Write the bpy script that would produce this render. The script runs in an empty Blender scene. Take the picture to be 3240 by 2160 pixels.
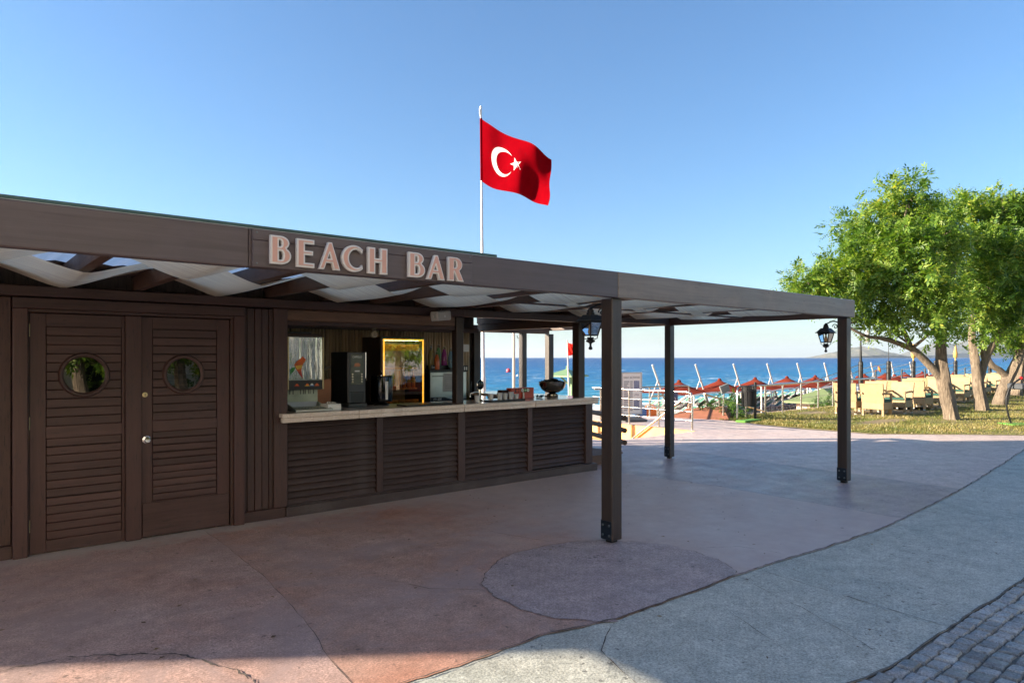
import bpy, math, random
import numpy as np
from mathutils import Vector, Matrix
random.seed(11)
rng = np.random.default_rng(5)
R = math.radians
sc = bpy.context.scene
COL = sc.collection

# ---------------------------------------------------------------- camera, sky, sun, exposure
# World axes: +X runs along the bar front (away to the right), +Y runs from the camera to the sea.
YAW = R(39.767)
CU, SU = math.cos(YAW), math.sin(YAW)
cam_d = bpy.data.cameras.new('camera')
cam_d.sensor_width = 36.0
cam_d.lens = 24.0
cam_d.shift_y = 0.0157
cam_d.clip_start = 0.05
cam_d.clip_end = 60000.0
cam = bpy.data.objects.new('camera', cam_d)
COL.objects.link(cam)
cam.location = (0, 0, 1.7)
cam.rotation_euler = (R(90), 0, -YAW)
sc.camera = cam

SUN_EL = R(18.0)
LD = R(4.0)                                    # how far the light runs away from the picture plane
lx, lz = math.cos(LD), math.sin(LD)
SUN_TRAVEL = Vector((lx * CU + lz * SU, -lx * SU + lz * CU, -math.tan(SUN_EL))).normalized()
world = bpy.data.worlds.new('World')
sc.world = world
world.use_nodes = True
wn = world.node_tree.nodes
bg = wn['Background']
sky = wn.new('ShaderNodeTexSky')
sky.sky_type = 'NISHITA'
sky.sun_disc = False
sky.sun_elevation = SUN_EL
sky.sun_rotation = math.atan2(-SUN_TRAVEL.x, -SUN_TRAVEL.y)
sky.altitude = 0
sky.air_density = 1.2
sky.dust_density = 0.3
sky.ozone_density = 6.0
world.node_tree.links.new(sky.outputs[0], bg.inputs[0])
bg.inputs[1].default_value = 0.063
sun_d = bpy.data.lights.new('sun', 'SUN')
sun_d.energy = 4.7
sun_d.angle = R(0.53)
sun_d.color = (1.0, 0.86, 0.66)
sun = bpy.data.objects.new('sun', sun_d)
COL.objects.link(sun)
sun.rotation_euler = SUN_TRAVEL.to_track_quat('-Z', 'Y').to_euler()
sun.location = (-20, 15, 20)
sc.view_settings.view_transform = 'Standard'
sc.view_settings.look = 'None'
sc.view_settings.gamma = 1.0
sc.view_settings.exposure = 1.98
sc.cycles.use_denoising = True
sc.cycles.max_bounces = 8
sc.cycles.transparent_max_bounces = 12
sc.cycles.sample_clamp_indirect = 6.0

# ---------------------------------------------------------------- materials
MATS = {}
def newmat(name):
    m = bpy.data.materials.new(name)
    m.use_nodes = True
    MATS[name] = m
    nt = m.node_tree
    return m, nt, nt.nodes['Principled BSDF']
def nd(nt, t, **kw):
    n = nt.nodes.new(t)
    for k, v in kw.items():
        if isinstance(k, str) and hasattr(n, k):
            setattr(n, k, v)
    return n
def coords(nt, scale=(1, 1, 1)):
    tc = nd(nt, 'ShaderNodeTexCoord')
    mp = nd(nt, 'ShaderNodeMapping')
    mp.inputs['Scale'].default_value = scale
    nt.links.new(tc.outputs['Object'], mp.inputs[0])
    return mp.outputs[0]
def noise(nt, vec, scale, detail=4, rough=.55, dist=0):
    n = nd(nt, 'ShaderNodeTexNoise')
    n.inputs['Scale'].default_value = scale
    n.inputs['Detail'].default_value = detail
    n.inputs['Roughness'].default_value = rough
    n.inputs['Distortion'].default_value = dist
    if vec is not None:
        nt.links.new(vec, n.inputs['Vector'])
    return n.outputs[0]
def ramp(nt, fac, stops):
    r = nd(nt, 'ShaderNodeValToRGB')
    els = r.color_ramp.elements
    while len(els) < len(stops):
        els.new(.5)
    for e, (p, c) in zip(els, stops):
        e.position = p
        e.color = (c, c, c, 1) if isinstance(c, (int, float)) else (*c, 1)
    nt.links.new(fac, r.inputs[0])
    return r.outputs[0]
def mixc(nt, fac, a, b, mode='MIX'):
    m = nd(nt, 'ShaderNodeMix')
    m.data_type = 'RGBA'
    m.blend_type = mode
    for s, v in ((0, fac), (6, a), (7, b)):
        if hasattr(v, 'links') or isinstance(v, bpy.types.NodeSocket):
            nt.links.new(v, m.inputs[s])
        elif s == 0:
            m.inputs[0].default_value = v
        else:
            m.inputs[s].default_value = (*v, 1)
    return m.outputs[2]
def math_(nt, op, a, b=None, clamp=False):
    m = nd(nt, 'ShaderNodeMath')
    m.operation = op
    m.use_clamp = clamp
    for i, v in enumerate((a, b)):
        if v is None: continue
        if isinstance(v, bpy.types.NodeSocket): nt.links.new(v, m.inputs[i])
        else: m.inputs[i].default_value = v
    return m.outputs[0]
def bump(nt, bs, h, strength=.3, dist=.01):
    b = nd(nt, 'ShaderNodeBump')
    b.inputs['Strength'].default_value = strength
    b.inputs['Distance'].default_value = dist
    nt.links.new(h, b.inputs['Height'])
    nt.links.new(b.outputs[0], bs.inputs['Normal'])
    return b
def objvar(nt, col, amt=.2):
    oi = nd(nt, 'ShaderNodeObjectInfo')
    hs = nd(nt, 'ShaderNodeHueSaturation')
    v = math_(nt, 'MULTIPLY_ADD', oi.outputs['Random'], amt)
    nt.nodes[-1].inputs[2].default_value = 1 - amt / 2
    nt.links.new(v, hs.inputs['Value'])
    nt.links.new(col, hs.inputs['Color'])
    return hs.outputs[0]
def plain(name, col, rough=.5, metal=0.0, var=.12, nscale=6.0, bmp=.05, bscale=60, spec=.5, emit=None, estr=0, trans=0, alpha=1):
    m, nt, b = newmat(name)
    v = coords(nt)
    n = noise(nt, v, nscale, 5)
    c = ramp(nt, n, [(.3, tuple(x * (1 - var) for x in col)), (.7, tuple(min(1, x * (1 + var)) for x in col))])
    nt.links.new(c, b.inputs['Base Color'])
    b.inputs['Roughness'].default_value = rough
    b.inputs['Metallic'].default_value = metal
    b.inputs['Specular IOR Level'].default_value = spec
    b.inputs['Transmission Weight'].default_value = trans
    b.inputs['Alpha'].default_value = alpha
    if emit:
        b.inputs['Emission Color'].default_value = (*emit, 1)
        b.inputs['Emission Strength'].default_value = estr
    if bmp:
        bump(nt, b, noise(nt, v, bscale, 3), bmp, .004)
    return m
def wood(name, dark, light, axis='X', rough=.5, bmp=.35, chips=0.0, chipcol=(.02, .012, .01), var=.25, worn=0.0, worncol=(.2, .18, .17)):
    m, nt, b = newmat(name)
    s = {'X': (1.2, 26, 26), 'Y': (26, 1.2, 26), 'Z': (26, 26, 1.2)}[axis]
    v = coords(nt, s)
    g = noise(nt, v, 1.0, 7, .65, .6)
    c = ramp(nt, g, [(.28, dark), (.72, light)])
    v2 = coords(nt)
    big = noise(nt, v2, 2.3, 5, .6)
    if worn:
        c = mixc(nt, ramp(nt, big, [(.5, 0.0), (.72, worn)]), c, worncol)
    h = g
    if chips:
        s3 = {'X': (3.5, 42, 42), 'Y': (42, 3.5, 42), 'Z': (42, 42, 3.5)}[axis]
        ch = noise(nt, coords(nt, s3), 2.2, 8, .72, .2)
        f = ramp(nt, ch, [(.62 - chips, 0.0), (.66 - chips, 1.0)])
        c = mixc(nt, f, c, chipcol)
        h = math_(nt, 'SUBTRACT', g, math_(nt, 'MULTIPLY', f, .8))
    c = objvar(nt, c, var)
    nt.links.new(c, b.inputs['Base Color'])
    rr = ramp(nt, big, [(.3, rough - .08), (.7, rough + .12)])
    nt.links.new(rr, b.inputs['Roughness'])
    bump(nt, b, h, bmp, .004)
    return m
def concrete(name, c1, c2, c3, rough=.5, pits=.5, bmp=.5, bsc=90, stain=None, streak=(1, 1, 1), ovar=0.0, psize=.62):
    m, nt, b = newmat(name)
    v = coords(nt)
    vs = coords(nt, streak)
    big = noise(nt, vs, .55, 6, .62, .4)
    c = ramp(nt, big, [(.3, c1), (.5, c2), (.7, c3)])
    mid = noise(nt, v, 4.5, 6, .65)
    c = mixc(nt, 1.0, c, ramp(nt, mid, [(.25, .74), (.75, 1.22)]), 'MULTIPLY')
    fine = noise(nt, v, 75, 4, .8)
    c = mixc(nt, 1.0, c, ramp(nt, fine, [(.34, .50), (.66, 1.46)]), 'MULTIPLY')
    sc2 = noise(nt, v, 19, 6, .7)
    c = mixc(nt, 1.0, c, ramp(nt, sc2, [(.3, .80), (.7, 1.18)]), 'MULTIPLY')
    vo = nd(nt, 'ShaderNodeTexVoronoi')
    vo.inputs['Scale'].default_value = 17
    vo.inputs['Randomness'].default_value = 1
    wv = nd(nt, 'ShaderNodeVectorMath'); wv.operation = 'ADD'
    nn = nd(nt, 'ShaderNodeTexNoise'); nn.inputs['Scale'].default_value = 40
    sm = nd(nt, 'ShaderNodeVectorMath'); sm.operation = 'SCALE'; sm.inputs['Scale'].default_value = .05
    nt.links.new(v, nn.inputs['Vector']); nt.links.new(nn.outputs[1], sm.inputs[0])
    nt.links.new(v, wv.inputs[0]); nt.links.new(sm.outputs[0], wv.inputs[1])
    nt.links.new(wv.outputs[0], vo.inputs['Vector'])
    sep = nd(nt, 'ShaderNodeSeparateColor')
    nt.links.new(vo.outputs['Color'], sep.inputs[0])
    size = math_(nt, 'MULTIPLY', math_(nt, 'SUBTRACT', sep.outputs[0], .45, True), psize)
    dens = ramp(nt, noise(nt, v, 1.3, 3), [(.35, .1), (.65, 1.0)])
    size = math_(nt, 'MULTIPLY', size, dens)
    pit = math_(nt, 'LESS_THAN', vo.outputs['Distance'], size)
    c = mixc(nt, math_(nt, 'MULTIPLY', pit, pits), c, (.035, .032, .035))
    if stain is not None:
        c = stain(nt, v, c)
    if ovar:
        c = objvar(nt, c, ovar)
    nt.links.new(c, b.inputs['Base Color'])
    rn = ramp(nt, noise(nt, v, 2.2, 5, .7), [(.3, rough - .12), (.7, rough + .14)])
    nt.links.new(rn, b.inputs['Roughness'])
    h = math_(nt, 'SUBTRACT', math_(nt, 'ADD', math_(nt, 'MULTIPLY', noise(nt, v, bsc, 4, .7), .7), math_(nt, 'MULTIPLY', mid, .6)), math_(nt, 'MULTIPLY', pit, .6))
    bump(nt, b, h, bmp, .006)
    return m

BROWN_D, BROWN_L = (.040, .0180, .0145), (.072, .036, .030)
wood('wall_paint_z', BROWN_D, BROWN_L, 'Z', .5, .3, .06, (.018, .010, .009), .35)
wood('wall_paint_x', BROWN_D, BROWN_L, 'X', .5, .3, .05, (.018, .010, .009), .3)
wood('door_paint', (.040, .0165, .0135), (.086, .042, .036), 'X', .48, .3, .03, (.02, .012, .01), .32, .35, (.095, .055, .048))
wood('door_paint_z', (.052, .0215, .018), (.076, .035, .030), 'Z', .48, .22, .03, (.02, .012, .01), .14)
wood('beam_x', (.042, .026, .022), (.075, .050, .044), 'X', .5, .35, .04, (.02, .012, .01), .2)
wood('beam_y', (.055, .029, .021), (.105, .058, .042), 'Y', .5, .35, .04, (.02, .012, .01), .2)
wood('fascia_old', (.058, .042, .045), (.090, .068, .073), 'X', .46, .4, 0, (.025, .018, .018), .05, .8, (.098, .076, .076))
wood('fascia_skylit', (.130, .106, .095), (.20, .166, .147), 'X', .46, .5, .012, (.07, .052, .05), .05, .8, (.24, .205, .178))  # weathered fascia, brighter sky light towards the right put into its colour
wood('post_paint', (.026, .0155, .012), (.052, .034, .027), 'Z', .42, .3, .03, (.015, .01, .01), .1)
wood('slat_paint', (.038, .023, .021), (.064, .042, .039), 'X', .45, .3, .04, (.02, .012, .011), .2, .45, (.12, .105, .10))
wood('old_boards', (.030, .021, .021), (.085, .060, .054), 'Z', .6, .4, .05, (.01, .008, .008), .5)
wood('old_boards_x', (.045, .028, .024), (.10, .066, .055), 'X', .6, .4, .05, (.012, .01, .01), .4)
wood('bamboo', (.40, .30, .19), (.60, .48, .32), 'Z', .5, .2, 0, var=.4)
wood('log_wood', (.05, .028, .02), (.09, .052, .035), 'Y', .6, .5, .05)
wood('deck_wood', (.10, .055, .035), (.17, .095, .06), 'X', .55, .4, .04)
wood('bark_plain', (.10, .075, .055), (.30, .23, .17), 'Z', .85, .6)
plain('bracket_steel', (.018, .026, .038), .45, .6, .3)
plain('bolt_steel', (.12, .14, .16), .4, .8)
plain('brass', (.55, .45, .25), .35, .9)
plain('chrome', (.72, .72, .70), .14, 1.0, .03, bmp=0)
plain('stainless', (.50, .47, .43), .26, 1.0, .06, bmp=.02)
plain('stainless_panel', (.50, .50, .46), .30, .9, .12, 3, .03)
plain('black_plastic', (.008, .009, .011), .32, 0, .2)
plain('black_iron', (.010, .010, .012), .5, .2, .3, 20, .15, 120)
plain('dark_grey', (.045, .048, .052), .4, 0, .1)
plain('white_plastic', (.72, .72, .70), .4)
plain('speaker_grey', (.46, .44, .41), .5)
plain('flood_grey', (.20, .21, .20), .5)
plain('white_paint', (.52, .51, .49), .4, 0, .05)
plain('pole_white', (.55, .53, .50), .35, .2, .06)
plain('green_roof', (.035, .085, .085), .55, 0, .2)
plain('hut_green', (.13, .17, .075), .6, 0, .12)
plain('lifeguard_green', (.17, .27, .14), .5, 0, .1)
plain('hut_pink', (.55, .36, .28), .7, 0, .12)
plain('grey_rubber', (.055, .06, .07), .6)
plain('board_grey', (.50, .50, .49), .4)
plain('paper_white', (.80, .79, .76), .5, 0, .03)
plain('ink', (.03, .03, .04), .6, bmp=0)
plain('ink_soft', (.22, .22, .26), .6, bmp=0)
plain('photo_blue', (.20, .22, .32), .5, 0, .5, 9)
plain('red_cap', (.55, .02, .02), .3)
plain('turf_green', (.10, .27, .04), .8, 0, .15, 30, .3, 200)
plain('seat_green', (.015, .075, .055), .75, 0, .15)
plain('sling_green', (.06, .20, .14), .6, 0, .15)
plain('sign_blue', (.05, .07, .20), .4)
plain('red_plastic', (.50, .06, .03), .35, 0, .1)
plain('shade_box', (.04, .01, .01), .5)
plain('bag_teal', (.03, .20, .26), .6)
plain('bag_blue', (.05, .16, .40), .6)
plain('bag_orange', (.80, .22, .04), .6)
plain('skin', (.48, .26, .17), .5, 0, .08)
plain('shirt_white', (.75, .74, .72), .7, 0, .06)
plain('hair_fair', (.30, .13, .05), .6, 0, .2, 40)
plain('trousers', (.12, .14, .2), .8)
plain('torch_bamboo', (.62, .34, .09), .6, 0, .25, 14)
plain('cup_white', (.70, .71, .72), .35)
plain('sugar_paper', (.60, .57, .52), .6, 0, .1)
plain('crack', (.10, .082, .073), .95, 0, .5, 12, .6, 60)
plain('joint_sand', (.15, .135, .115), .95, 0, .3, 25, .6, 90)
plain('yellow_paint', (.75, .50, .07), .5)
plain('rope_white', (.66, .63, .57), .6)
plain('canopy_pipe', (.72, .69, .63), .4, .1)
plain('bottle_cap', (.6, .6, .6), .3, .8)
plain('menu_dark', (.02, .02, .022), .5)
plain('fan_beige', (.28, .24, .17), .5)
plain('ceiling_pale', (.62, .54, .44), .7)
plain('tan_arch', (.26, .20, .14), .6)
plain('interior_dark', (.012, .009, .008), .8)
plain('cabinet', (.055, .028, .018), .55, 0, .2)
plain('copper', (.45, .18, .09), .4, .5)
plain('letter_white', (.56, .54, .53), .45, 0, .05)
plain('letter_pink', (.52, .29, .235), .5, 0, .06)
plain('shingle_drift', (.3, .28, .25), .9)
plain('hotel_plaster', (.76, .70, .62), .8, 0, .1)
plain('hotel_glass', (.02, .03, .04), .08, 0, .1, bmp=0)
plain('steel_bowl', (.26, .23, .19), .18, 1.0, .1, bmp=0)
plain('ice_blue', (.06, .16, .26), .12, 0, .3)
plain('juice_label_dark', (.016, .015, .014), .35)
plain('fruit_orange', (.75, .13, .01), .4, 0, .3, 12)
plain('fruit_red', (.6, .04, .015), .4, 0, .3)
plain('leaf_print', (.05, .30, .06), .4)
plain('fruit_yellow', (.8, .5, .05), .4)
plain('fruit_blue', (.15, .3, .6), .4)
plain('splash_green', (.50, .52, .46), .16, .75, .15, 4)
plain('wash_panel', (.36, .40, .30), .3, .15, .25, 5)
plain('screen_print', (.075, .085, .06), .25, 0, .5, 9)
plain('cream_button', (.75, .68, .5), .4)
plain('carton', (.75, .42, .16), .5, 0, .25, 20)
plain('carton_red', (.6, .10, .04), .5)
plain('shelf_orange', (.75, .38, .03), .4)
plain('fridge_header', (.62, .45, .06), .35, 0, .25, 8)
plain('beer_amber', (.70, .26, .02), .12, 0, .2, bmp=0)
plain('foil', (.35, .40, .42), .3, .3)
plain('bulb_amber', (.55, .33, .14), .15, 0, .1, bmp=0)
plain('buoy_white', (.85, .85, .82), .4)
plain('buoy_red', (.7, .06, .08), .4)
plain('terracotta', (.30, .115, .065), .75, 0, .15, 5, .4, 60)
plain('orange_plaster', (.80, .46, .17), .75, 0, .16, 3, .35, 70)
plain('pink_slab', (.55, .36, .29), .7, 0, .15)
plain('white_foam', (.70, .73, .75), .7, 0, .05, 2, .6, 8)
m, nt, b = newmat('neon'); b.inputs['Base Color'].default_value = (.9, .4, .03, 1)
b.inputs['Emission Color'].default_value = (1, .42, .04, 1); b.inputs['Emission Strength'].default_value = 1.0
m, nt, b = newmat('mirror_panel'); b.inputs['Base Color'].default_value = (.62, .62, .58, 1); b.inputs['Metallic'].default_value = .92; b.inputs['Roughness'].default_value = .10
bump(nt, b, noise(nt, coords(nt, (16, 1, 1.6)), 1.0, 4, .5), .5, .012)
m, nt, b = newmat('lamp_warm'); b.inputs['Emission Color'].default_value = (1, .72, .40, 1); b.inputs['Emission Strength'].default_value = 6.0
def glassmat(name, tint=(1, 1, 1), refl=.12, rough=.01, thick=1.0):
    m, nt, b = newmat(name)
    nt.nodes.remove(b)
    out = nt.nodes['Material Output']
    t = nd(nt, 'ShaderNodeBsdfTransparent'); t.inputs[0].default_value = (*tint, 1)
    g = nd(nt, 'ShaderNodeBsdfGlossy'); g.inputs['Roughness'].default_value = rough
    fr = nd(nt, 'ShaderNodeFresnel'); fr.inputs[0].default_value = 1.5
    f = math_(nt, 'MULTIPLY_ADD', fr.outputs[0], 1.0); nt.nodes[-1].inputs[2].default_value = refl
    mx = nd(nt, 'ShaderNodeMixShader')
    nt.links.new(f, mx.inputs[0]); nt.links.new(t.outputs[0], mx.inputs[1]); nt.links.new(g.outputs[0], mx.inputs[2])
    nt.links.new(mx.outputs[0], out.inputs[0])
    return m
glassmat('pane', (.93, .95, .95), .02)
glassmat('fridge_glass', (.80, .80, .78), .16)
glassmat('porthole_glass', (.25, .28, .28), .16)
glassmat('bottle_clear', (.82, .86, .84), .05)
def liquid(name, c):
    m, nt, b = newmat(name)
    b.inputs['Base Color'].default_value = (*c, 1)
    b.inputs['Roughness'].default_value = .08
    b.inputs['Coat Weight'].default_value = .4
liquid('liquid_yellow', (.42, .34, .13)); liquid('liquid_orange', (.62, .15, .05)); liquid('liquid_green', (.20, .46, .20))
liquid('liquid_purple', (.40, .06, .36)); liquid('liquid_blue', (.18, .36, .50))
def translucent(name, col, trans, mix=.5, grain=None, var=.12, rough=.7, spec=.12):
    m, nt, b = newmat(name)
    out = nt.nodes['Material Output']
    v = coords(nt, grain or (3, 3, 3))
    n = noise(nt, v, 1.0, 6, .6)
    c = ramp(nt, n, [(.3, tuple(x * (1 - var) for x in col)), (.7, tuple(min(1, x * (1 + var)) for x in col))])
    nt.links.new(c, b.inputs['Base Color'])
    b.inputs['Roughness'].default_value = rough
    b.inputs['Specular IOR Level'].default_value = spec
    t = nd(nt, 'ShaderNodeBsdfTranslucent')
    tcol = mixc(nt, 1.0, c, trans, 'MULTIPLY')
    nt.links.new(tcol, t.inputs[0])
    mx = nd(nt, 'ShaderNodeMixShader'); mx.inputs[0].default_value = mix
    nt.links.new(b.outputs[0], mx.inputs[1]); nt.links.new(t.outputs[0], mx.inputs[2])
    nt.links.new(mx.outputs[0], out.inputs[0])
    bump(nt, b, n, .2, .004)
    return m
translucent('drape', (.88, .75, .60), (1.15, 1.08, .98), .55, (.5, 90, 0), .30)
translucent('roof_sheet', (.82, .82, .82), (1.2, 1.17, 1.12), .86, (20, 1, 1), .1)
translucent('flag_red', (.19, .0012, .0045), (1.2, .9, .9), .15, (4, 4, 4), .08, spec=0.0)
translucent('flag_white', (.82, .82, .82), (1, 1, 1), .35, (4, 4, 4), .03)
translucent('beach_flag', (.80, .035, .02), (1.2, .9, .9), .45, (5, 5, 5), .1)
translucent('canopy_red', (.19, .038, .024), (1.1, .9, .8), .12, (2, 2, 2), .1, spec=0.0)
def leafmat(name, stops, tr=.45, nw=.38, nsc=.9):
    m, nt, b = newmat(name)
    out = nt.nodes['Material Output']
    ge = nd(nt, 'ShaderNodeNewGeometry')
    n = ramp(nt, noise(nt, coords(nt), nsc, 5), [(.3, 0.0), (.7, 1.0)])
    f = math_(nt, 'ADD', math_(nt, 'MULTIPLY', ge.outputs['Random Per Island'], 1 - nw), math_(nt, 'MULTIPLY', n, nw))
    c = ramp(nt, f, stops)
    nt.links.new(c, b.inputs['Base Color'])
    b.inputs['Roughness'].default_value = .5
    t = nd(nt, 'ShaderNodeBsdfTranslucent')
    tc = mixc(nt, 1.0, c, (1.5, 1.5, .7), 'MULTIPLY')
    nt.links.new(tc, t.inputs[0])
    mx = nd(nt, 'ShaderNodeMixShader'); mx.inputs[0].default_value = tr
    nt.links.new(b.outputs[0], mx.inputs[1]); nt.links.new(t.outputs[0], mx.inputs[2])
    nt.links.new(mx.outputs[0], out.inputs[0])
leafmat('leaf', [(0, (.028, .080, .012)), (.35, (.080, .170, .020)), (.62, (.17, .27, .034)), (.85, (.30, .37, .058)), (.965, (.42, .34, .03)), (1, (.52, .30, .02))])
leafmat('hedge_leaf', [(0, (.02, .06, .01)), (.6, (.05, .12, .018)), (1, (.13, .22, .03))])
leafmat('grass_blade', [(0, (.070, .105, .016)), (.35, (.13, .155, .030)), (.62, (.24, .205, .065)), (1, (.36, .28, .125))], .22, .62, .8)
# bark with deep vertical ridges
m, nt, b = newmat('bark')
v = coords(nt, (15, 15, 1.6))
n1 = noise(nt, v, 1.5, 8, .7, 1.0)
n2 = noise(nt, coords(nt), 2.0, 4)
c = ramp(nt, n1, [(.3, (.045, .033, .024)), (.46, (.17, .13, .095)), (.7, (.30, .235, .175))])
c = mixc(nt, 1.0, c, ramp(nt, n2, [(.3, .75), (.7, 1.2)]), 'MULTIPLY')
nt.links.new(c, b.inputs['Base Color']); b.inputs['Roughness'].default_value = .9
bump(nt, b, n1, 1.0, .05)
# wicker
m, nt, b = newmat('wicker')
v = coords(nt)
w1 = nd(nt, 'ShaderNodeTexWave'); w1.wave_type = 'BANDS'; w1.bands_direction = 'Z'; w1.inputs['Scale'].default_value = 28; w1.inputs['Distortion'].default_value = 1.0
w2 = nd(nt, 'ShaderNodeTexWave'); w2.wave_type = 'BANDS'; w2.bands_direction = 'Y'; w2.inputs['Scale'].default_value = 12; w2.inputs['Distortion'].default_value = .6
for w in (w1, w2): nt.links.new(v, w.inputs[0])
h = math_(nt, 'MULTIPLY', w1.outputs['Fac'], w2.outputs['Fac'])
c = ramp(nt, h, [(0, (.30, .19, .085)), (.5, (.46, .335, .19)), (1, (.52, .39, .235))])
c = mixc(nt, 1.0, c, ramp(nt, noise(nt, v, 7, 4), [(.3, .86), (.7, 1.1)]), 'MULTIPLY')
nt.links.new(c, b.inputs['Base Color']); b.inputs['Roughness'].default_value = .6
bump(nt, b, h, .5, .006)
# marble counter
m, nt, b = newmat('marble')
v = coords(nt)
n1 = noise(nt, v, 11, 8, .65, 1.0)
c = ramp(nt, n1, [(.30, (.60, .49, .41)), (.48, (.69, .60, .52)), (.515, (.58, .46, .38)), (.55, (.70, .61, .53)), (.8, (.76, .68, .60))])
nt.links.new(c, b.inputs['Base Color']); b.inputs['Roughness'].default_value = .14
# concretes
def wear(nt, v, c):
    sp = nd(nt, 'ShaderNodeSeparateXYZ'); nt.links.new(v, sp.inputs[0])
    d = math_(nt, 'SUBTRACT', sp.outputs[1], 6.78)
    nn = math_(nt, 'MULTIPLY', math_(nt, 'SUBTRACT', noise(nt, v, 2.6, 6, .7), .5), 1.5)
    f = ramp(nt, math_(nt, 'ADD', d, nn), [(0.0, 0.0), (.25, .75)])
    c = mixc(nt, f, c, (.44, .40, .37))
    g2 = ramp(nt, noise(nt, v, 1.1, 7, .72, .8), [(.48, 0.0), (.62, .8)])
    return mixc(nt, g2, c, (.35, .26, .255))
def wear_mid(nt, v, c):
    c = wear(nt, v, c)
    sp = nd(nt, 'ShaderNodeSeparateXYZ'); nt.links.new(v, sp.inputs[0])
    q = math_(nt, 'ADD', sp.outputs[0], math_(nt, 'MULTIPLY', math_(nt, 'SUBTRACT', noise(nt, v, 1.4, 6, .68), .5), 3.2))
    mr = nd(nt, 'ShaderNodeMapRange'); mr.inputs[1].default_value = 3.6; mr.inputs[2].default_value = 5.4
    nt.links.new(q, mr.inputs[0])
    m2 = ramp(nt, noise(nt, v, 6, 6, .7), [(.3, (.44, .35, .34)), (.7, (.52, .42, .395))])
    return mixc(nt, mr.outputs[0], c, m2)
concrete('plaza_red', (.43, .215, .155), (.42, .26, .21), (.43, .31, .285), .52, .5, .35, stain=wear_mid)
concrete('plaza_pink', (.42, .25, .205), (.44, .305, .275), (.45, .34, .32), .50, .55, .45, stain=wear)
concrete('plaza_lilac', (.44, .335, .32), (.47, .37, .355), (.50, .385, .355), .44, .5, .3)
concrete('plaza_dark', (.32, .26, .265), (.37, .30, .305), (.42, .34, .335), .42, .5, .35)
concrete('plaza_purple', (.345, .265, .265), (.385, .295, .29), (.36, .285, .295), .56, .6, .6)
concrete('plaza_far', (.52, .40, .37), (.58, .46, .42), (.60, .49, .44), .5, .4, .3)
concrete('path_grey', (.37, .385, .35), (.43, .43, .385), (.475, .465, .41), .60, .6, .8, 70, psize=.60)
concrete('stone_grey', (.20, .21, .225), (.28, .285, .295), (.35, .35, .35), .55, .3, .6, 60, ovar=.55)
concrete('stone_field', (.17, .18, .195), (.28, .285, .295), (.38, .38, .38), .55, .3, .6, 60, streak=(12, 12, 1))
concrete('soil', (.22, .16, .09), (.26, .20, .11), (.30, .24, .14), .9, .2, .6, 40)
concrete('lawn_soil', (.20, .175, .06), (.26, .21, .085), (.34, .255, .13), .9, .1, .8, 50)
concrete('bounce_paving', (.50, .42, .34), (.56, .48, .39), (.60, .52, .43), .7, .4, .5)  # pale paving put behind the camera to bounce sunlight up into the shade
concrete('beach_shingle', (.46, .40, .33), (.55, .48, .40), (.62, .55, .47), .85, .5, 1.0, 14)
# sea
m, nt, b = newmat('sea')
v = coords(nt)
sp = nd(nt, 'ShaderNodeSeparateXYZ'); nt.links.new(v, sp.inputs[0])
dist = math_(nt, 'ADD', sp.outputs[1], math_(nt, 'MULTIPLY', math_(nt, 'SUBTRACT', noise(nt, coords(nt, (.01, .03, 1)), 1, 4), .5), 60))
mr = nd(nt, 'ShaderNodeMapRange'); mr.inputs[1].default_value = 40; mr.inputs[2].default_value = 900
nt.links.new(dist, mr.inputs[0])
pw = math_(nt, 'POWER', mr.outputs[0], .5)
c = ramp(nt, pw, [(0, (.14, .40, .47)), (.10, (.05, .27, .40)), (.26, (.018, .16, .335)), (.55, (.012, .10, .27)), (1, (.012, .07, .21))])
wv1 = noise(nt, coords(nt, (.10, .35, 1)), 1.0, 6, .68, .4)
wv2 = noise(nt, coords(nt, (.9, 2.6, 1)), 1.0, 5, .65)
c = mixc(nt, 1.0, c, ramp(nt, wv1, [(.32, .55), (.68, 1.5)]), 'MULTIPLY')
capn = noise(nt, coords(nt, (.16, .42, 1)), 1.0, 9, .78, .3)
capm = noise(nt, coords(nt, (.012, .03, 1)), 1.0, 3)
cap = ramp(nt, math_(nt, 'ADD', capn, math_(nt, 'MULTIPLY', capm, .16)), [(.655, 0.0), (.70, .85)])
c = mixc(nt, cap, c, (.75, .78, .80))
nt.links.new(c, b.inputs['Base Color'])
b.inputs['Roughness'].default_value = .42
b.inputs['IOR'].default_value = 1.33
b.inputs['Specular IOR Level'].default_value = .22
bump(nt, b, math_(nt, 'ADD', wv1, math_(nt, 'MULTIPLY', wv2, .35)), 1.0, 1.2)
# hills
m, nt, b = newmat('hill_rock')
v = coords(nt)
c = ramp(nt, noise(nt, v, .012, 8, .65), [(.35, (.06, .07, .04)), (.6, (.17, .15, .11))])
nt.links.new(c, b.inputs['Base Color']); b.inputs['Roughness'].default_value = .95

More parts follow.
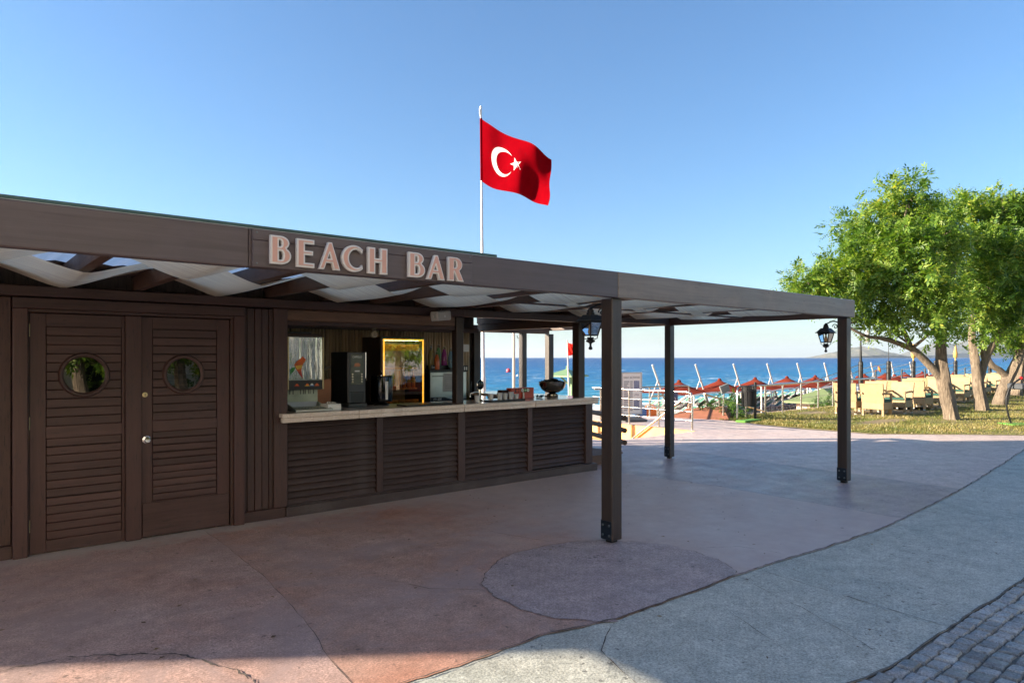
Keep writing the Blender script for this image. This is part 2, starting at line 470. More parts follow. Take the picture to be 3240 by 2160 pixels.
# ---------------------------------------------------------------- mesh helpers
class MB:
    def __init__(s): s.v = []; s.f = []
    def add(s, vs, fs):
        o = len(s.v); s.v.extend([tuple(p) for p in vs]); s.f.extend([tuple(i + o for i in f) for f in fs]); return s
    def box(s, x0, x1, y0, y1, z0, z1, M=None):
        vs = [Vector((x, y, z)) for z in (z0, z1) for y in (y0, y1) for x in (x0, x1)]
        if M is not None: vs = [M @ p for p in vs]
        return s.add(vs, [(0, 2, 3, 1), (4, 5, 7, 6), (0, 1, 5, 4), (2, 6, 7, 3), (0, 4, 6, 2), (1, 3, 7, 5)])
    def cbox(s, x0, x1, y0, y1, z0, z1, c=.004, M=None):
        """box with chamfered edges"""
        c = min(c, (x1 - x0) * .45, (y1 - y0) * .45, (z1 - z0) * .45)
        P = {}; vs = []
        X, Y, Z = (x0, x1), (y0, y1), (z0, z1)
        for i in (0, 1):
            for j in (0, 1):
                for k in (0, 1):
                    sx, sy, sz = (c if i == 0 else -c), (c if j == 0 else -c), (c if k == 0 else -c)
                    for a, p in (('x', (X[i], Y[j] + sy, Z[k] + sz)), ('y', (X[i] + sx, Y[j], Z[k] + sz)), ('z', (X[i] + sx, Y[j] + sy, Z[k]))):
                        P[i, j, k, a] = len(vs); vs.append(Vector(p))
        fs = []
        for i in (0, 1):
            q = [P[i, 0, 0, 'x'], P[i, 1, 0, 'x'], P[i, 1, 1, 'x'], P[i, 0, 1, 'x']]; fs.append(q if i else q[::-1])
            q = [P[0, i, 0, 'y'], P[1, i, 0, 'y'], P[1, i, 1, 'y'], P[0, i, 1, 'y']]; fs.append(q[::-1] if i else q)
            q = [P[0, 0, i, 'z'], P[1, 0, i, 'z'], P[1, 1, i, 'z'], P[0, 1, i, 'z']]; fs.append(q if i else q[::-1])
        for i in (0, 1):
            for j in (0, 1):
                fl = (i + j) % 2
                q = [P[i, j, 0, 'x'], P[i, j, 1, 'x'], P[i, j, 1, 'y'], P[i, j, 0, 'y']]; fs.append(q if not fl else q[::-1])
                q = [P[i, 0, j, 'z'], P[i, 1, j, 'z'], P[i, 1, j, 'x'], P[i, 0, j, 'x']]; fs.append(q if fl else q[::-1])
                q = [P[0, i, j, 'y'], P[1, i, j, 'y'], P[1, i, j, 'z'], P[0, i, j, 'z']]; fs.append(q if fl else q[::-1])
                for k in (0, 1):
                    q = [P[i, j, k, 'x'], P[i, j, k, 'y'], P[i, j, k, 'z']]; fs.append(q if (i + j + k) % 2 else q[::-1])
        if M is not None: vs = [M @ p for p in vs]
        return s.add(vs, fs)
    def tube(s, pts, r, n=10, cap=True):
        pts = [Vector(p) for p in pts]
        rs = r if isinstance(r, (list, tuple)) else [r] * len(pts)
        rings = []; up = None
        for i, p in enumerate(pts):
            t = (pts[min(i + 1, len(pts) - 1)] - pts[max(i - 1, 0)]).normalized()
            if up is None: up = Vector((0, 0, 1)) if abs(t.z) < .9 else Vector((1, 0, 0))
            a = t.cross(up).normalized(); up = a.cross(t).normalized()
            rings.append([p + (a * math.cos(2 * math.pi * k / n) + up * math.sin(2 * math.pi * k / n)) * rs[i] for k in range(n)])
        vs = [q for rg in rings for q in rg]; fs = []
        for i in range(len(pts) - 1):
            for k in range(n):
                fs.append((i * n + k, i * n + (k + 1) % n, (i + 1) * n + (k + 1) % n, (i + 1) * n + k))
        if cap:
            fs.append(tuple(range(n))[::-1]); fs.append(tuple((len(pts) - 1) * n + k for k in range(n)))
        return s.add(vs, fs)
    def lathe(s, prof, c=(0, 0, 0), n=20, M=None, a0=0.0):
        vs = []; fs = []
        for r, z in prof:
            for k in range(n):
                a = a0 + 2 * math.pi * k / n
                vs.append(Vector((r * math.cos(a), r * math.sin(a), z)))
        for i in range(len(prof) - 1):
            for k in range(n):
                fs.append((i * n + k, i * n + (k + 1) % n, (i + 1) * n + (k + 1) % n, (i + 1) * n + k))
        fs.append(tuple(range(n))[::-1]); fs.append(tuple((len(prof) - 1) * n + k for k in range(n)))
        T = Matrix.Translation(c) @ (M if M is not None else Matrix.Identity(4))
        return s.add([T @ p for p in vs], fs)
    def prism(s, poly, z0, z1, M=None):
        n = len(poly)
        vs = [Vector((x, y, z0)) for x, y in poly] + [Vector((x, y, z1)) for x, y in poly]
        fs = [tuple(range(n))[::-1], tuple(range(n, 2 * n))] + [(i, (i + 1) % n, n + (i + 1) % n, n + i) for i in range(n)]
        if M is not None: vs = [M @ p for p in vs]
        return s.add(vs, fs)
    def build(s, name, mat, parent=None, smooth=None):
        me = bpy.data.meshes.new(name)
        me.from_pydata(s.v, [], s.f)
        return link(name, me, mat, parent, smooth)
def link(name, me, mat, parent=None, smooth=None):
    if mat is not None and not me.materials:
        me.materials.append(MATS[mat])
    if smooth is not None:
        for p in me.polygons: p.use_smooth = True
        me.set_sharp_from_angle(angle=R(smooth))
    o = bpy.data.objects.new(name, me)
    COL.objects.link(o)
    if parent is not None:
        o.parent = parent
        o.matrix_parent_inverse = Matrix.Translation(-parent.location)
    return o
def tag(o, label=None, cat=None, group=None, kind=None):
    if label: o['label'] = label
    if cat: o['category'] = cat
    if group: o['group'] = group
    if kind: o['kind'] = kind
    return o
def thing(name, label, cat, loc=(0, 0, 0), group=None):
    o = bpy.data.objects.new(name, None); COL.objects.link(o)
    o.empty_display_size = .2
    o.location = loc
    return tag(o, label, cat, group)
def copy_tree(root, loc, rz=0.0, label=None, scale=None):
    r = root.copy(); COL.objects.link(r); r.location = loc; r.rotation_euler = (0, 0, rz)
    if scale: r.scale = (scale,) * 3
    if label: r['label'] = label
    for ch in list(root.children):
        c = ch.copy(); COL.objects.link(c); c.parent = r
        for g in list(ch.children):
            d = g.copy(); COL.objects.link(d); d.parent = c
    return r
def Bx(name, mat, parent, x0, x1, y0, y1, z0, z1, c=.004, M=None):
    return MB().cbox(x0, x1, y0, y1, z0, z1, c, M).build(name, mat, parent)
def Tb(name, mat, parent, pts, r, n=10):
    return MB().tube(pts, r, n).build(name, mat, parent, 50)
def Lt(name, mat, parent, prof, c=(0, 0, 0), n=20, M=None, a0=0.0, smooth=40):
    return MB().lathe(prof, c, n, M, a0).build(name, mat, parent, smooth)
ORD = ['first', 'second', 'third', 'fourth', 'fifth', 'sixth', 'seventh', 'eighth', 'ninth', 'tenth', 'eleventh', 'twelfth', 'thirteenth', 'fourteenth']
def struct(o): o['kind'] = 'structure'; return o
def curve_mesh(splines, extrude=0, bevel=0, offset=0, res=3):
    cu = bpy.data.curves.new('outline', 'CURVE'); cu.dimensions = '2D'; cu.fill_mode = 'BOTH'
    cu.extrude = extrude; cu.bevel_depth = bevel; cu.bevel_resolution = res; cu.offset = offset
    for pts in splines:
        sp = cu.splines.new('POLY'); sp.points.add(len(pts) - 1)
        for q, p in zip(sp.points, pts): q.co = (p[0], p[1], 0, 1)
        sp.use_cyclic_u = True
    return to_mesh(cu)
def to_mesh(cu):
    o = bpy.data.objects.new('tmp', cu); COL.objects.link(o)
    dg = bpy.context.evaluated_depsgraph_get()
    me = bpy.data.meshes.new_from_object(o.evaluated_get(dg))
    bpy.data.objects.remove(o); bpy.data.curves.remove(cu)
    me.materials.clear()
    return me
def text_mesh(body, size, extrude=.0006, align='LEFT', shear=0.0):
    cu = bpy.data.curves.new('text', 'FONT'); cu.body = body; cu.size = size; cu.extrude = extrude
    cu.align_x = align; cu.align_y = 'CENTER'; cu.shear = shear; cu.resolution_u = 3
    return to_mesh(cu)
FRONT = Matrix.Rotation(R(90), 4, 'X')          # text plane facing -Y
def put_text(name, me, mat, parent, loc, rot=FRONT, sx=1.0):
    me.transform(Matrix.Translation(loc) @ rot @ Matrix.Diagonal((sx, 1, 1, 1)))
    return link(name, me, mat, parent)

# ---------------------------------------------------------------- lettering outlines (made first, while the scene is light)
def arc(cx, cy, rx, ry, a0, a1, n=14):
    return [(cx + rx * math.cos(R(a0 + (a1 - a0) * i / n)), cy + ry * math.sin(R(a0 + (a1 - a0) * i / n))) for i in range(n + 1)]
GLYPH = {
    'B': (.72, [[(0, 0), (.36, 0)] + arc(.38, .29, .34, .29, -90, 55) + arc(.35, .775, .30, .225, -50, 90) + [(0, 1)],
                [(.25, .10)] + [(.25, .50), (.35, .50)] + arc(.37, .30, .11, .20, 90, -90),
                [(.25, .60), (.25, .91), (.33, .91)] + arc(.33, .755, .10, .155, 90, -90)]),
    'E': (.62, [[(0, 0), (.62, 0), (.62, .11), (.25, .11), (.25, .47), (.57, .47), (.57, .57), (.25, .57), (.25, .89), (.62, .89), (.62, 1), (0, 1)]]),
    'A': (.80, [[(0, 0), (.14, 0), (.235, .26), (.52, .26), (.60, 0), (.80, 0), (.47, 1), (.36, 1)],
                [(.27, .36), (.375, .66), (.41, .66), (.495, .36)]]),
    'C': (.86, [arc(.48, .5, .48, .5, 48, 312, 34) + arc(.56, .5, .34, .395, 312, 48, 34)[0:]]),
    'H': (.80, [[(0, 0), (.25, 0), (.25, .46), (.55, .46), (.55, 0), (.80, 0), (.80, 1), (.55, 1), (.55, .57), (.25, .57), (.25, 1), (0, 1)]]),
    'R': (.76, [[(0, 0), (.25, 0), (.25, .42), (.30, .42), (.50, 0), (.76, 0), (.53, .44)] + arc(.36, .715, .33, .285, -55, 90) + [(0, 1)],
                [(.25, .53), (.25, .90), (.33, .90)] + arc(.33, .715, .11, .185, 90, -90)]),
}
LETTER = {}
for ch, (w, spl) in GLYPH.items():
    LETTER[ch] = (w, curve_mesh(spl, .10, .035, 0), curve_mesh(spl, .01, .006, -.024 if ch in 'AR' else -.04))
TXT = {k: text_mesh(t, s, .0008, al, sh) for k, (t, s, al, sh) in dict(
    caffello=('CAFFELLO', .034, 'CENTER', 0), mv=('MV 600', .05, 'LEFT', .25), scots=('Scotsman', .05, 'LEFT', .2),
    daily=('DAILY ACTIVITIES', .072, 'CENTER', 0), litra=('LITRA', .075, 'CENTER', 0), chalk=('Classic', .05, 'CENTER', .3),
    p100=('100%', .06, 'CENTER', 0), p100b=('%100', .06, 'CENTER', 0), p250=('250', .06, 'CENTER', 0)).items()}

# ---------------------------------------------------------------- ground, terrace, paths, beach, sea
def jitter_line(pts, step=.12, amp=.02, seed=0):
    r = random.Random(seed); out = []; off = 0
    for a, b in zip(pts[:-1], pts[1:]):
        a, b = Vector(a), Vector(b); n = max(1, int((b - a).length / step)); d = (b - a).normalized(); nrm = Vector((-d.y, d.x))
        for i in range(n):
            off = off * .7 + r.uniform(-amp, amp) * .7
            out.append(a.lerp(b, i / n) + nrm * off)
    out.append(Vector(pts[-1]))
    return [(p.x, p.y) for p in out]
def sheet(name, poly, z, mat, parent=None):
    me = bpy.data.meshes.new(name)
    me.from_pydata([(x, y, z) for x, y in poly], [], [tuple(range(len(poly)))])
    o = link(name, me, mat, parent)
    if parent is None: struct(o)
    return o
def ribbon(name, pts, w, z, mat, parent, seed=0, wj=.6):
    """a crack or joint: an uneven thin strip"""
    r = random.Random(seed); vs = []; fs = []
    n = len(pts)
    for i, p in enumerate(pts):
        a, b = Vector(pts[max(0, i - 1)]), Vector(pts[min(n - 1, i + 1)])
        d = (b - a).normalized(); nr = Vector((-d.y, d.x)); ww = w * (1 + r.uniform(-wj, wj)) * .5
        ends = .25 if i in (0, n - 1) else 1
        vs += [(p[0] + nr.x * ww * ends, p[1] + nr.y * ww * ends, z), (p[0] - nr.x * ww * ends, p[1] - nr.y * ww * ends, z)]
    for i in range(n - 1): fs.append((2 * i, 2 * i + 1, 2 * i + 3, 2 * i + 2))
    me = bpy.data.meshes.new(name); me.from_pydata(vs, [], fs)
    return link(name, me, mat, parent)

sheet('garden_ground', [(-300, -300), (300, -300), (300, 10.7), (13.4, 10.7), (13.4, 9.42), (10.75, 9.42), (10.75, 10.7), (-300, 10.7)], -.012, 'bounce_paving')
# terrace pavement: panels of tinted concrete, each a sheet a little above the ground
edge_pts = [(-14, 3.15), (-2, 3.1), (1.87, 3.09), (2.29, 3.08), (2.83, 3.1), (3.4, 2.97), (4.01, 2.97), (5.07, 2.98), (5.91, 2.90), (7.13, 2.87), (8.58, 2.94), (10.03, 3.06), (12.85, 3.35), (15.5, 3.66), (18.2, 3.72), (22, 3.6), (30, 3.0)]
EDGE = jitter_line(edge_pts, .05, .014, 3)
cob_pts = [(-14, 1.75), (0, 1.7), (3.63, 1.62), (3.9, 1.57), (4.21, 1.55), (4.92, 1.54), (5.71, 1.53), (6.41, 1.52), (9, 1.6), (14, 1.8), (22, 1.8), (30, 1.5)]
COB = jitter_line(cob_pts, .1, .012, 4)
def between(line, a, b): return [p for p in line if a < p[0] < b]
def edge_y(line, x):
    for p, q in zip(line[:-1], line[1:]):
        if p[0] <= x <= q[0]: return p[1] + (q[1] - p[1]) * (x - p[0]) / max(1e-6, q[0] - p[0])
    return line[-1][1]
J1 = jitter_line([(1.62, edge_y(EDGE, 1.62)), (1.69, 3.63), (1.81, 4.29), (1.92, 5.49), (1.98, 7.3)], .12, .012, 5)
J2 = jitter_line([(7.80, edge_y(EDGE, 7.8)), (7.82, 3.72), (7.84, 4.38), (7.88, 5.2), (7.77, 5.96), (7.69, 6.69), (7.68, 9.42)], .15, .012, 6)
J3 = jitter_line([(10.13, edge_y(EDGE, 10.13)), (10.2, 4.5), (10.3, 6.5), (10.4, 9.42)], .15, .012, 7)
Jm = jitter_line([(4.95, edge_y(EDGE, 4.95)), (4.9, 4.6), (5.0, 5.6), (5.1, 7.3)], .15, .012, 17)
zP = 0.0
plaza = sheet('plaza_pavement', [(-14, 10.6)] + [(-14, 3.15)] + between(EDGE, -14, 1.62) + J1 + [(1.98, 10.6)], zP, 'plaza_pink')
sheet('plaza_pavement', J1[::-1] + between(EDGE, 1.62, 7.8) + J2 + [(7.68, 10.6), (1.98, 10.6)], zP, 'plaza_red')
sheet('plaza_pavement', J2[::-1] + between(EDGE, 7.8, 10.13) + J3 + [(10.4, 9.42), (10.4, 10.6), (7.68, 10.6)], zP, 'plaza_dark')
sheet('plaza_pavement', J3[::-1] + between(EDGE, 10.13, 30) + [(30, 3.05), (24, 3.8), (19.6, 4.1), (18.11, 4.3), (17.19, 5.29), (16.3, 6.1), (15.81, 6.55), (15.79, 7.26), (15.67, 7.98), (15.84, 9.19), (16.17, 10.14), (16.6, 10.6), (17.2, 12.6), (13.4, 12.6), (13.4, 9.42), (10.4, 9.42)], zP, 'plaza_far')
path = sheet('footpath', [(-14, 1.75)] + COB + EDGE[::-1], -.004, 'path_grey')
sheet('roadway_bed', [(-14, -6), (30, -6)] + COB[::-1], -.008, 'joint_sand')
# round patches where columns were set
def round_patch(cx, cy, rx, ry, a0, a1, close, seed, z, mat):
    r = random.Random(seed); pts = []
    for i in range(120):
        a = R(a0 + (a1 - a0) * i / 119); k = 1 + r.uniform(-.010, .010) + .012 * math.sin(i * .31) + .008 * math.sin(i * .83)
        pts.append((cx + rx * math.cos(a) * k, cy + ry * math.sin(a) * k))
    return pts
PP = round_patch(4.02, 3.62, 1.03, .93, -42, 228, True, 1, 0, '')
o = sheet('round_pavement_patch', PP + [(p[0], p[1] + .004) for p in between(EDGE, PP[-1][0], PP[0][0])], .004, 'plaza_purple')
ribbon('joint', PP, .004, .008, 'crack', o, 2, .9)
PA = [p for p in round_patch(.18, 3.56, 1.06, 1.06, 0, 180, True, 9, 0, '')]
o2 = sheet('round_pavement_patch', PA + [(p[0], p[1] + .004) for p in between(EDGE, PA[-1][0], PA[0][0])], .004, 'plaza_pink')
ribbon('joint', PA, .009, .008, 'crack', o2, 4, .9)
ribbon('joint', [(p[0], p[1]) for p in between(EDGE, -5, 21)], .0085, .009, 'crack', path, 8, .8)
ribbon('joint', [(p[0], p[1]) for p in between(COB, -5, 21)], .012, .002, 'joint_sand', path, 9, .8)
for i, (L, w) in enumerate([(J1, .003), (J2, .003), (J3, .004)]):
    ribbon('joint', L, w, .003, 'crack', plaza, 20 + i, .9)
for i, L in enumerate([[(5.03, 2.96), (4.93, 2.04), (4.88, 1.56)], [(8.5, 2.94), (8.79, 1.65)], [(3.31, 2.95), (2.93, 2.72), (2.75, 2.2), (2.7, 1.68)], [(12.5, 3.3), (12.9, 1.95)], [(1.1, 3.08), (.9, 1.72)], [(4.75, 2.95), (4.5, 2.3), (4.1, 1.6)], [(4.05, 2.6), (3.75, 2.0)]]):
    ribbon('joint', jitter_line(L, .07, .012, 40 + i), (.005 if i < 5 else .003), .001, 'crack', path, 50 + i, .9)
for i, L in enumerate([[(3.05, 3.95), (2.75, 4.25), (2.6, 4.6)], [(3.1, 5.2), (3.4, 5.05)], [(1.26, 3.6), (1.3, 3.15)], [(9.2, 3.3), (10.0, 3.2)], [(11.6, 9.1), (12.9, 8.4), (14.2, 8.2)], [(4.3, 4.6), (4.1, 5.3)], [(5.6, 3.0), (5.5, 3.4), (5.2, 3.6)], [(11.0, 3.2), (10.9, 4.4)]]):
    ribbon('crack', jitter_line(L, .05, .016, 70 + i), .0035, .005, 'crack', plaza, 80 + i, .9)

# cobbles
road = bpy.data.objects['roadway_bed']
r = random.Random(21); n_c = 0
row = 0; y = 1.518
field = MB()
while y > -2.6:
    d = r.uniform(.088, .112); x = .6 + r.uniform(0, .1); xe = 13.0
    while x < xe:
        w = r.uniform(.095, .155); g = .0085
        x0, x1 = x + g, x + w - g
        wob = edge_y(COB, min(21, x + w / 2)) - 1.53 + r.uniform(-.004, .004)
        y1, y0 = y + wob - .004, y + wob - d + .004
        if y1 < edge_y(COB, (x0 + x1) / 2) - .008:
            pj = lambda: r.uniform(-.006, .006)
            low = [(x0 + pj(), y0 + pj()), ((x0 + x1) / 2, y0 + pj()), (x1 + pj(), y0 + pj()), (x1 + pj(), (y0 + y1) / 2), (x1 + pj(), y1 + pj()), ((x0 + x1) / 2, y1 + pj()), (x0 + pj(), y1 + pj()), (x0 + pj(), (y0 + y1) / 2)]
            cx, cy = (x0 + x1) / 2, (y0 + y1) / 2; top = r.uniform(.003, .009)
            mid = [(cx + (px - cx) * .97, cy + (py - cy) * .97) for px, py in low]; ins = [(cx + (px - cx) * .86, cy + (py - cy) * .84) for px, py in low]
            vs = [(*p, -.03) for p in low] + [(*p, top - .011) for p in mid] + [(p[0], p[1], top + r.uniform(-.002, .002)) for p in ins]
            fs = [(i + k * 8, (i + 1) % 8 + k * 8, (i + 1) % 8 + k * 8 + 8, i + k * 8 + 8) for k in (0, 1) for i in range(8)] + [tuple(range(16, 24))]
            if n_c < 299 and y > .45 and 3.2 + (1.5 - y) * .3 < cx < 6.9 + (1.5 - y) * .2:
                MB().add(vs, fs).build('cobble', 'stone_grey', road, 60); n_c += 1
            else: field.add(vs, fs)
        x += w
    y -= d; row += 1
field.build('cobble_field', 'stone_field', road, 60)['kind'] = 'stuff'

# terrace edge walls, lawn bed
MB().box(-30, 10.75, 10.6, 10.9, -2.6, .0).box(10.45, 10.75, 9.42, 10.6, -2.6, -.005).build('terrace_wall', 'orange_plaster')
tag(bpy.data.objects['terrace_wall'], 'plaster retaining wall under the seaward terrace edge behind the bar', 'wall')
MB().box(10.75, 13.4, 9.12, 9.42, -2.6, -.006).build('stair_head_wall', 'terracotta')
tag(bpy.data.objects['stair_head_wall'], 'terracotta wall below the terrace edge at the stair head', 'wall')
lawn_poly = jitter_line([(16.6, 10.9), (16.17, 10.14), (15.84, 9.19), (15.67, 7.98), (15.79, 7.26), (15.81, 6.55), (17.19, 5.29), (18.11, 4.3), (19.6, 4.1), (24, 3.8), (34, 3.0), (60, 0)], .3, .04, 5) + [(80, 0), (80, 11.2), (22, 11.15)]
lawn = sheet('lawn', lawn_poly, .006, 'lawn_soil')
MB().box(16.9, 90, 10.9, 11.3, -2.6, .0).build('lawn_wall', 'pink_slab')
tag(bpy.data.objects['lawn_wall'], 'retaining wall along the seaward edge of the lawn', 'wall')
dirt = [(22.6, 8.9, 2.9, 1.1), (19.0, 7.6, 1.5, .35), (26.2, 9.0, 2.6, 1.0), (31, 9.6, 3, 1.0), (20.4, 10.2, .9, .35)]
for i, (cx, cy, rx, ry) in enumerate(dirt):
    rr = random.Random(i); o = sheet('bare_earth', [(cx + rx * math.cos(a) * rr.uniform(.85, 1.1), cy + ry * math.sin(a) * rr.uniform(.85, 1.1)) for a in np.linspace(0, 6.2, 26)], .010, 'soil')

# beach profile and sea bed, sea
def grid_strip(name, xs, prof, mat):
    vs = [(x, y, z) for x in xs for y, z in prof]; k = len(prof); fs = []
    for i in range(len(xs) - 1):
        for j in range(k - 1): fs.append((i * k + j, (i + 1) * k + j, (i + 1) * k + j + 1, i * k + j + 1))
    me = bpy.data.meshes.new(name); me.from_pydata(vs, [], fs)
    return struct(link(name, me, mat, None, 60))
grid_strip('beach', [-2500, -200, 0, 40, 80, 150, 400, 2500], [(10.5, -2.2), (26, -2.2), (35, -2.28), (38.5, -2.5), (41, -2.85), (44, -3.3), (60, -5), (90, -9)], 'beach_shingle')
sea = struct(sheet('sea', [(-24000, 40.3), (24000, 40.3), (24000, 30000), (-24000, 30000)], -3.0, 'sea'))
# breaking wave and swash along the shore
xs = np.arange(-60, 190, .8); vs = []; fs = []
prof = [(-1.5, 0), (-1.0, .10), (-.5, .14), (0, .30), (.35, .36), (.8, .16), (1.6, 0)]
for i, x in enumerate(xs):
    a = .5 + .5 * math.sin(x * .11) * math.sin(x * .037 + 1); yy = 42.4 + .8 * math.sin(x * .06) + .3 * math.sin(x * .31)
    for dy, dz in prof:
        vs.append((x, yy + dy * (1 + .5 * a) + random.uniform(-.12, .12), -3.03 + dz * (.35 + 1.5 * a) + random.uniform(-.02, .03)))
k = len(prof)
for i in range(len(xs) - 1):
    for j in range(k - 1): fs.append((i * k + j, (i + 1) * k + j, (i + 1) * k + j + 1, i * k + j + 1))
me = bpy.data.meshes.new('surf_foam'); me.from_pydata(vs, [], fs)
tag(link('surf_foam', me, 'white_foam', None, 60), 'white foam of the wave breaking along the shore', 'foam', kind='stuff')
# distant hills across the bay (built at their distance)
def hill(name, pts, depth, seed):
    rr = random.Random(seed); N = 90; vs = []; fs = []
    rows = 9
    us = np.linspace(0, 1, N)
    px = [p[0] for p in pts]; pz = [p[1] for p in pts]
    nz = rng.normal(size=(rows, N)); 
    for _ in range(2): nz = (np.roll(nz, 1, 1) + nz * 2 + np.roll(nz, -1, 1)) / 4
    for j in range(rows):
        t = j / (rows - 1)
        for i in range(N):
            X = px[0] + (px[-1] - px[0]) * us[i]; h = np.interp(X, px, pz)
            Z = depth + (t - .35) * 900
            prof_h = h * max(0, 1 - abs(t - .45) / .55) ** .8
            hh = max(-6, prof_h + nz[j, i] * 9 * min(1, prof_h / 40))
            vs.append((X * CU + Z * SU, -X * SU + Z * CU, -4 + hh))
    for j in range(rows - 1):
        for i in range(N - 1): fs.append((j * N + i, j * N + i + 1, (j + 1) * N + i + 1, (j + 1) * N + i))
    me = bpy.data.meshes.new(name); me.from_pydata(vs, [], fs)
    return struct(link(name, me, 'hill_rock', None, 60))
ZH = 7000.0; k = ZH / 1568.0
hill('hills', [((x - 1176) * k, (824 - y) * k) for x, y in [(1888, 824), (1915, 813), (1945, 806), (1975, 797), (1995, 795), (2015, 800), (2045, 810), (2075, 817), (2110, 824)]], ZH, 1)
ZH2 = 9500.0; k = ZH2 / 1568.0
hill('hills', [((x - 1176) * k, (824 - y) * k) for x, y in [(2060, 824), (2120, 800), (2170, 785), (2210, 790), (2240, 778), (2300, 770), (2360, 765), (2450, 775), (2600, 800), (2700, 824)]], ZH2, 2)

# ---------------------------------------------------------------- the bar building
bar = thing('bar_building', 'dark brown timber beach bar with plank doors and an open serving hatch', 'building', (2.4, 8.4, 0))
FD = 7.15                                            # door plane
# wall left of the doors
wb = MB().cbox(-.0485, .0485, -.02, .02, 0, 2.105, .006)
me_b = bpy.data.meshes.new('wall_board'); me_b.from_pydata(wb.v, [], wb.f)
def board(me, x, y, z, mat='wall_paint_z', name='wall_board', parent=bar, sx=1.0):
    o = link(name, me, mat, parent)
    o.location = (x, y, z); o.scale = (sx, 1, 1)
    return o
for i in range(30):
    board(me_b, .39 - .1 * i, 7.19, .11)
Bx('plinth', 'wall_paint_x', bar, -2.7, .444, 7.13, 7.19, 0, .11)
# boards between doors and hatch
for x0, x1 in [(2.36, 2.409), (2.409, 2.486), (2.486, 2.562), (2.562, 2.634), (2.634, 2.68)]:
    board(me_b, (x0 + x1) / 2, 7.20 + random.uniform(-.004, .004), .107, sx=(x1 - x0 - .004) / .097)
Bx('plinth', 'wall_paint_x', bar, 2.36, 2.80, 7.135, 7.20, 0, .107)
Bx('corner_post', 'wall_paint_z', bar, 2.682, 2.83, 7.155, 7.30, .107, 2.22, .006)
Bx('header_beam', 'wall_paint_x', bar, -2.7, 5.10, 7.06, 7.20, 2.222, 2.312, .006)
Bx('header_beam', 'beam_x', bar, 5.103, 7.53, 7.06, 7.20, 2.222, 2.312, .006)
# gable boards between header and roof
gb = MB().cbox(-.0475, .0475, -.012, .012, 0, .42, .004)
me_g = bpy.data.meshes.new('gable_board'); me_g.from_pydata(gb.v, [], gb.f)
for i in range(103):
    board(me_g, -2.66 + .0985 * i, 7.24 + random.uniform(-.003, .003), 2.312, 'old_boards', 'gable_board')
# roof
Bx('roof', 'green_roof', bar, -3.0, 8.0, 7.10, 10.1, 2.735, 2.80, .01)
Bx('ceiling', 'ceiling_pale', bar, -2.7, 7.40, 7.26, 9.9, 2.62, 2.66)
# side and back walls of the closed part and the bar room
Bx('inner_wall', 'old_boards', bar, 2.72, 2.80, 7.32, 9.72, 0, 2.62)
Bx('end_wall', 'wall_paint_z', bar, -2.78, -2.70, 7.2, 9.8, 0, 2.66)
Bx('back_wall', 'old_boards', bar, -2.70, 7.14, 9.68, 9.78, 0, 2.62)
Bx('floor_slab', 'pink_slab', bar, 2.8, 7.38, 7.40, 9.68, .0, .03)
# bamboo lining of the back wall
bb = MB().tube([(0, 0, .92), (0, 0, 1.3), (0, 0, 1.31), (0, 0, 1.72), (0, 0, 1.73), (0, 0, 2.125)], [.026, .025, .028, .025, .028, .024], 8)
me_bb = bpy.data.meshes.new('bamboo_pole'); me_bb.from_pydata(bb.v, [], bb.f)
for p in me_bb.polygons: p.use_smooth = True
for i in range(80):
    x = 2.86 + i * .0535
    if x < 7.08:
        o = link('bamboo_pole', me_bb, 'bamboo', bar); o.location = (x, 9.65, 0); o.rotation_euler = (0, random.uniform(-.004, .004), random.uniform(0, 6))
Bx('wall_rail', 'wall_paint_x', bar, 2.8, 7.2, 9.56, 9.62, 2.125, 2.20)
for i in range(44):
    board(me_g, 2.86 + .0985 * i, 9.64, 2.20, 'old_boards', 'gable_board')
Bx('back_post', 'post_paint', bar, 7.13, 7.27, 9.60, 9.74, 0, 2.16, .006)
Bx('end_beam', 'beam_y', bar, 7.30, 7.42, 7.36, 9.74, 2.165, 2.285, .006)
Bx('end_board', 'wall_paint_x', bar, 7.31, 7.41, 7.32, 9.74, 2.287, 2.72)
# hatch: box of the roller shutter behind the header, hatch posts
Bx('shutter_box', 'deck_wood', bar, 2.832, 5.05, 7.205, 7.36, 2.10, 2.22, .01)
Bx('shutter_bar', 'wall_paint_x', bar, 2.832, 5.05, 7.215, 7.33, 2.05, 2.098)
Bx('hatch_post', 'post_paint', bar, 5.06, 5.17, 7.19, 7.30, 1.106, 2.22, .006)
Bx('hatch_post', 'post_paint', bar, 7.25, 7.38, 7.16, 7.30, 1.106, 2.22, .006)
# green roof sheet lying over the fascia on the left
MB().add([(-3.0, 4.13, 2.492), (-3.0, 7.3, 2.74), (3.55, 7.3, 2.72), (3.55, 4.17, 2.470), (-3.0, 4.13, 2.506), (-3.0, 7.3, 2.755), (3.55, 7.3, 2.735), (3.55, 4.17, 2.482)],
         [(0, 1, 2, 3), (7, 6, 5, 4), (0, 3, 7, 4), (1, 5, 6, 2), (0, 4, 5, 1), (3, 2, 6, 7)])
Bx('roof_edge', 'green_roof', bar, -3.0, 3.3, 4.145, 4.235, 2.479, 2.497, .003)

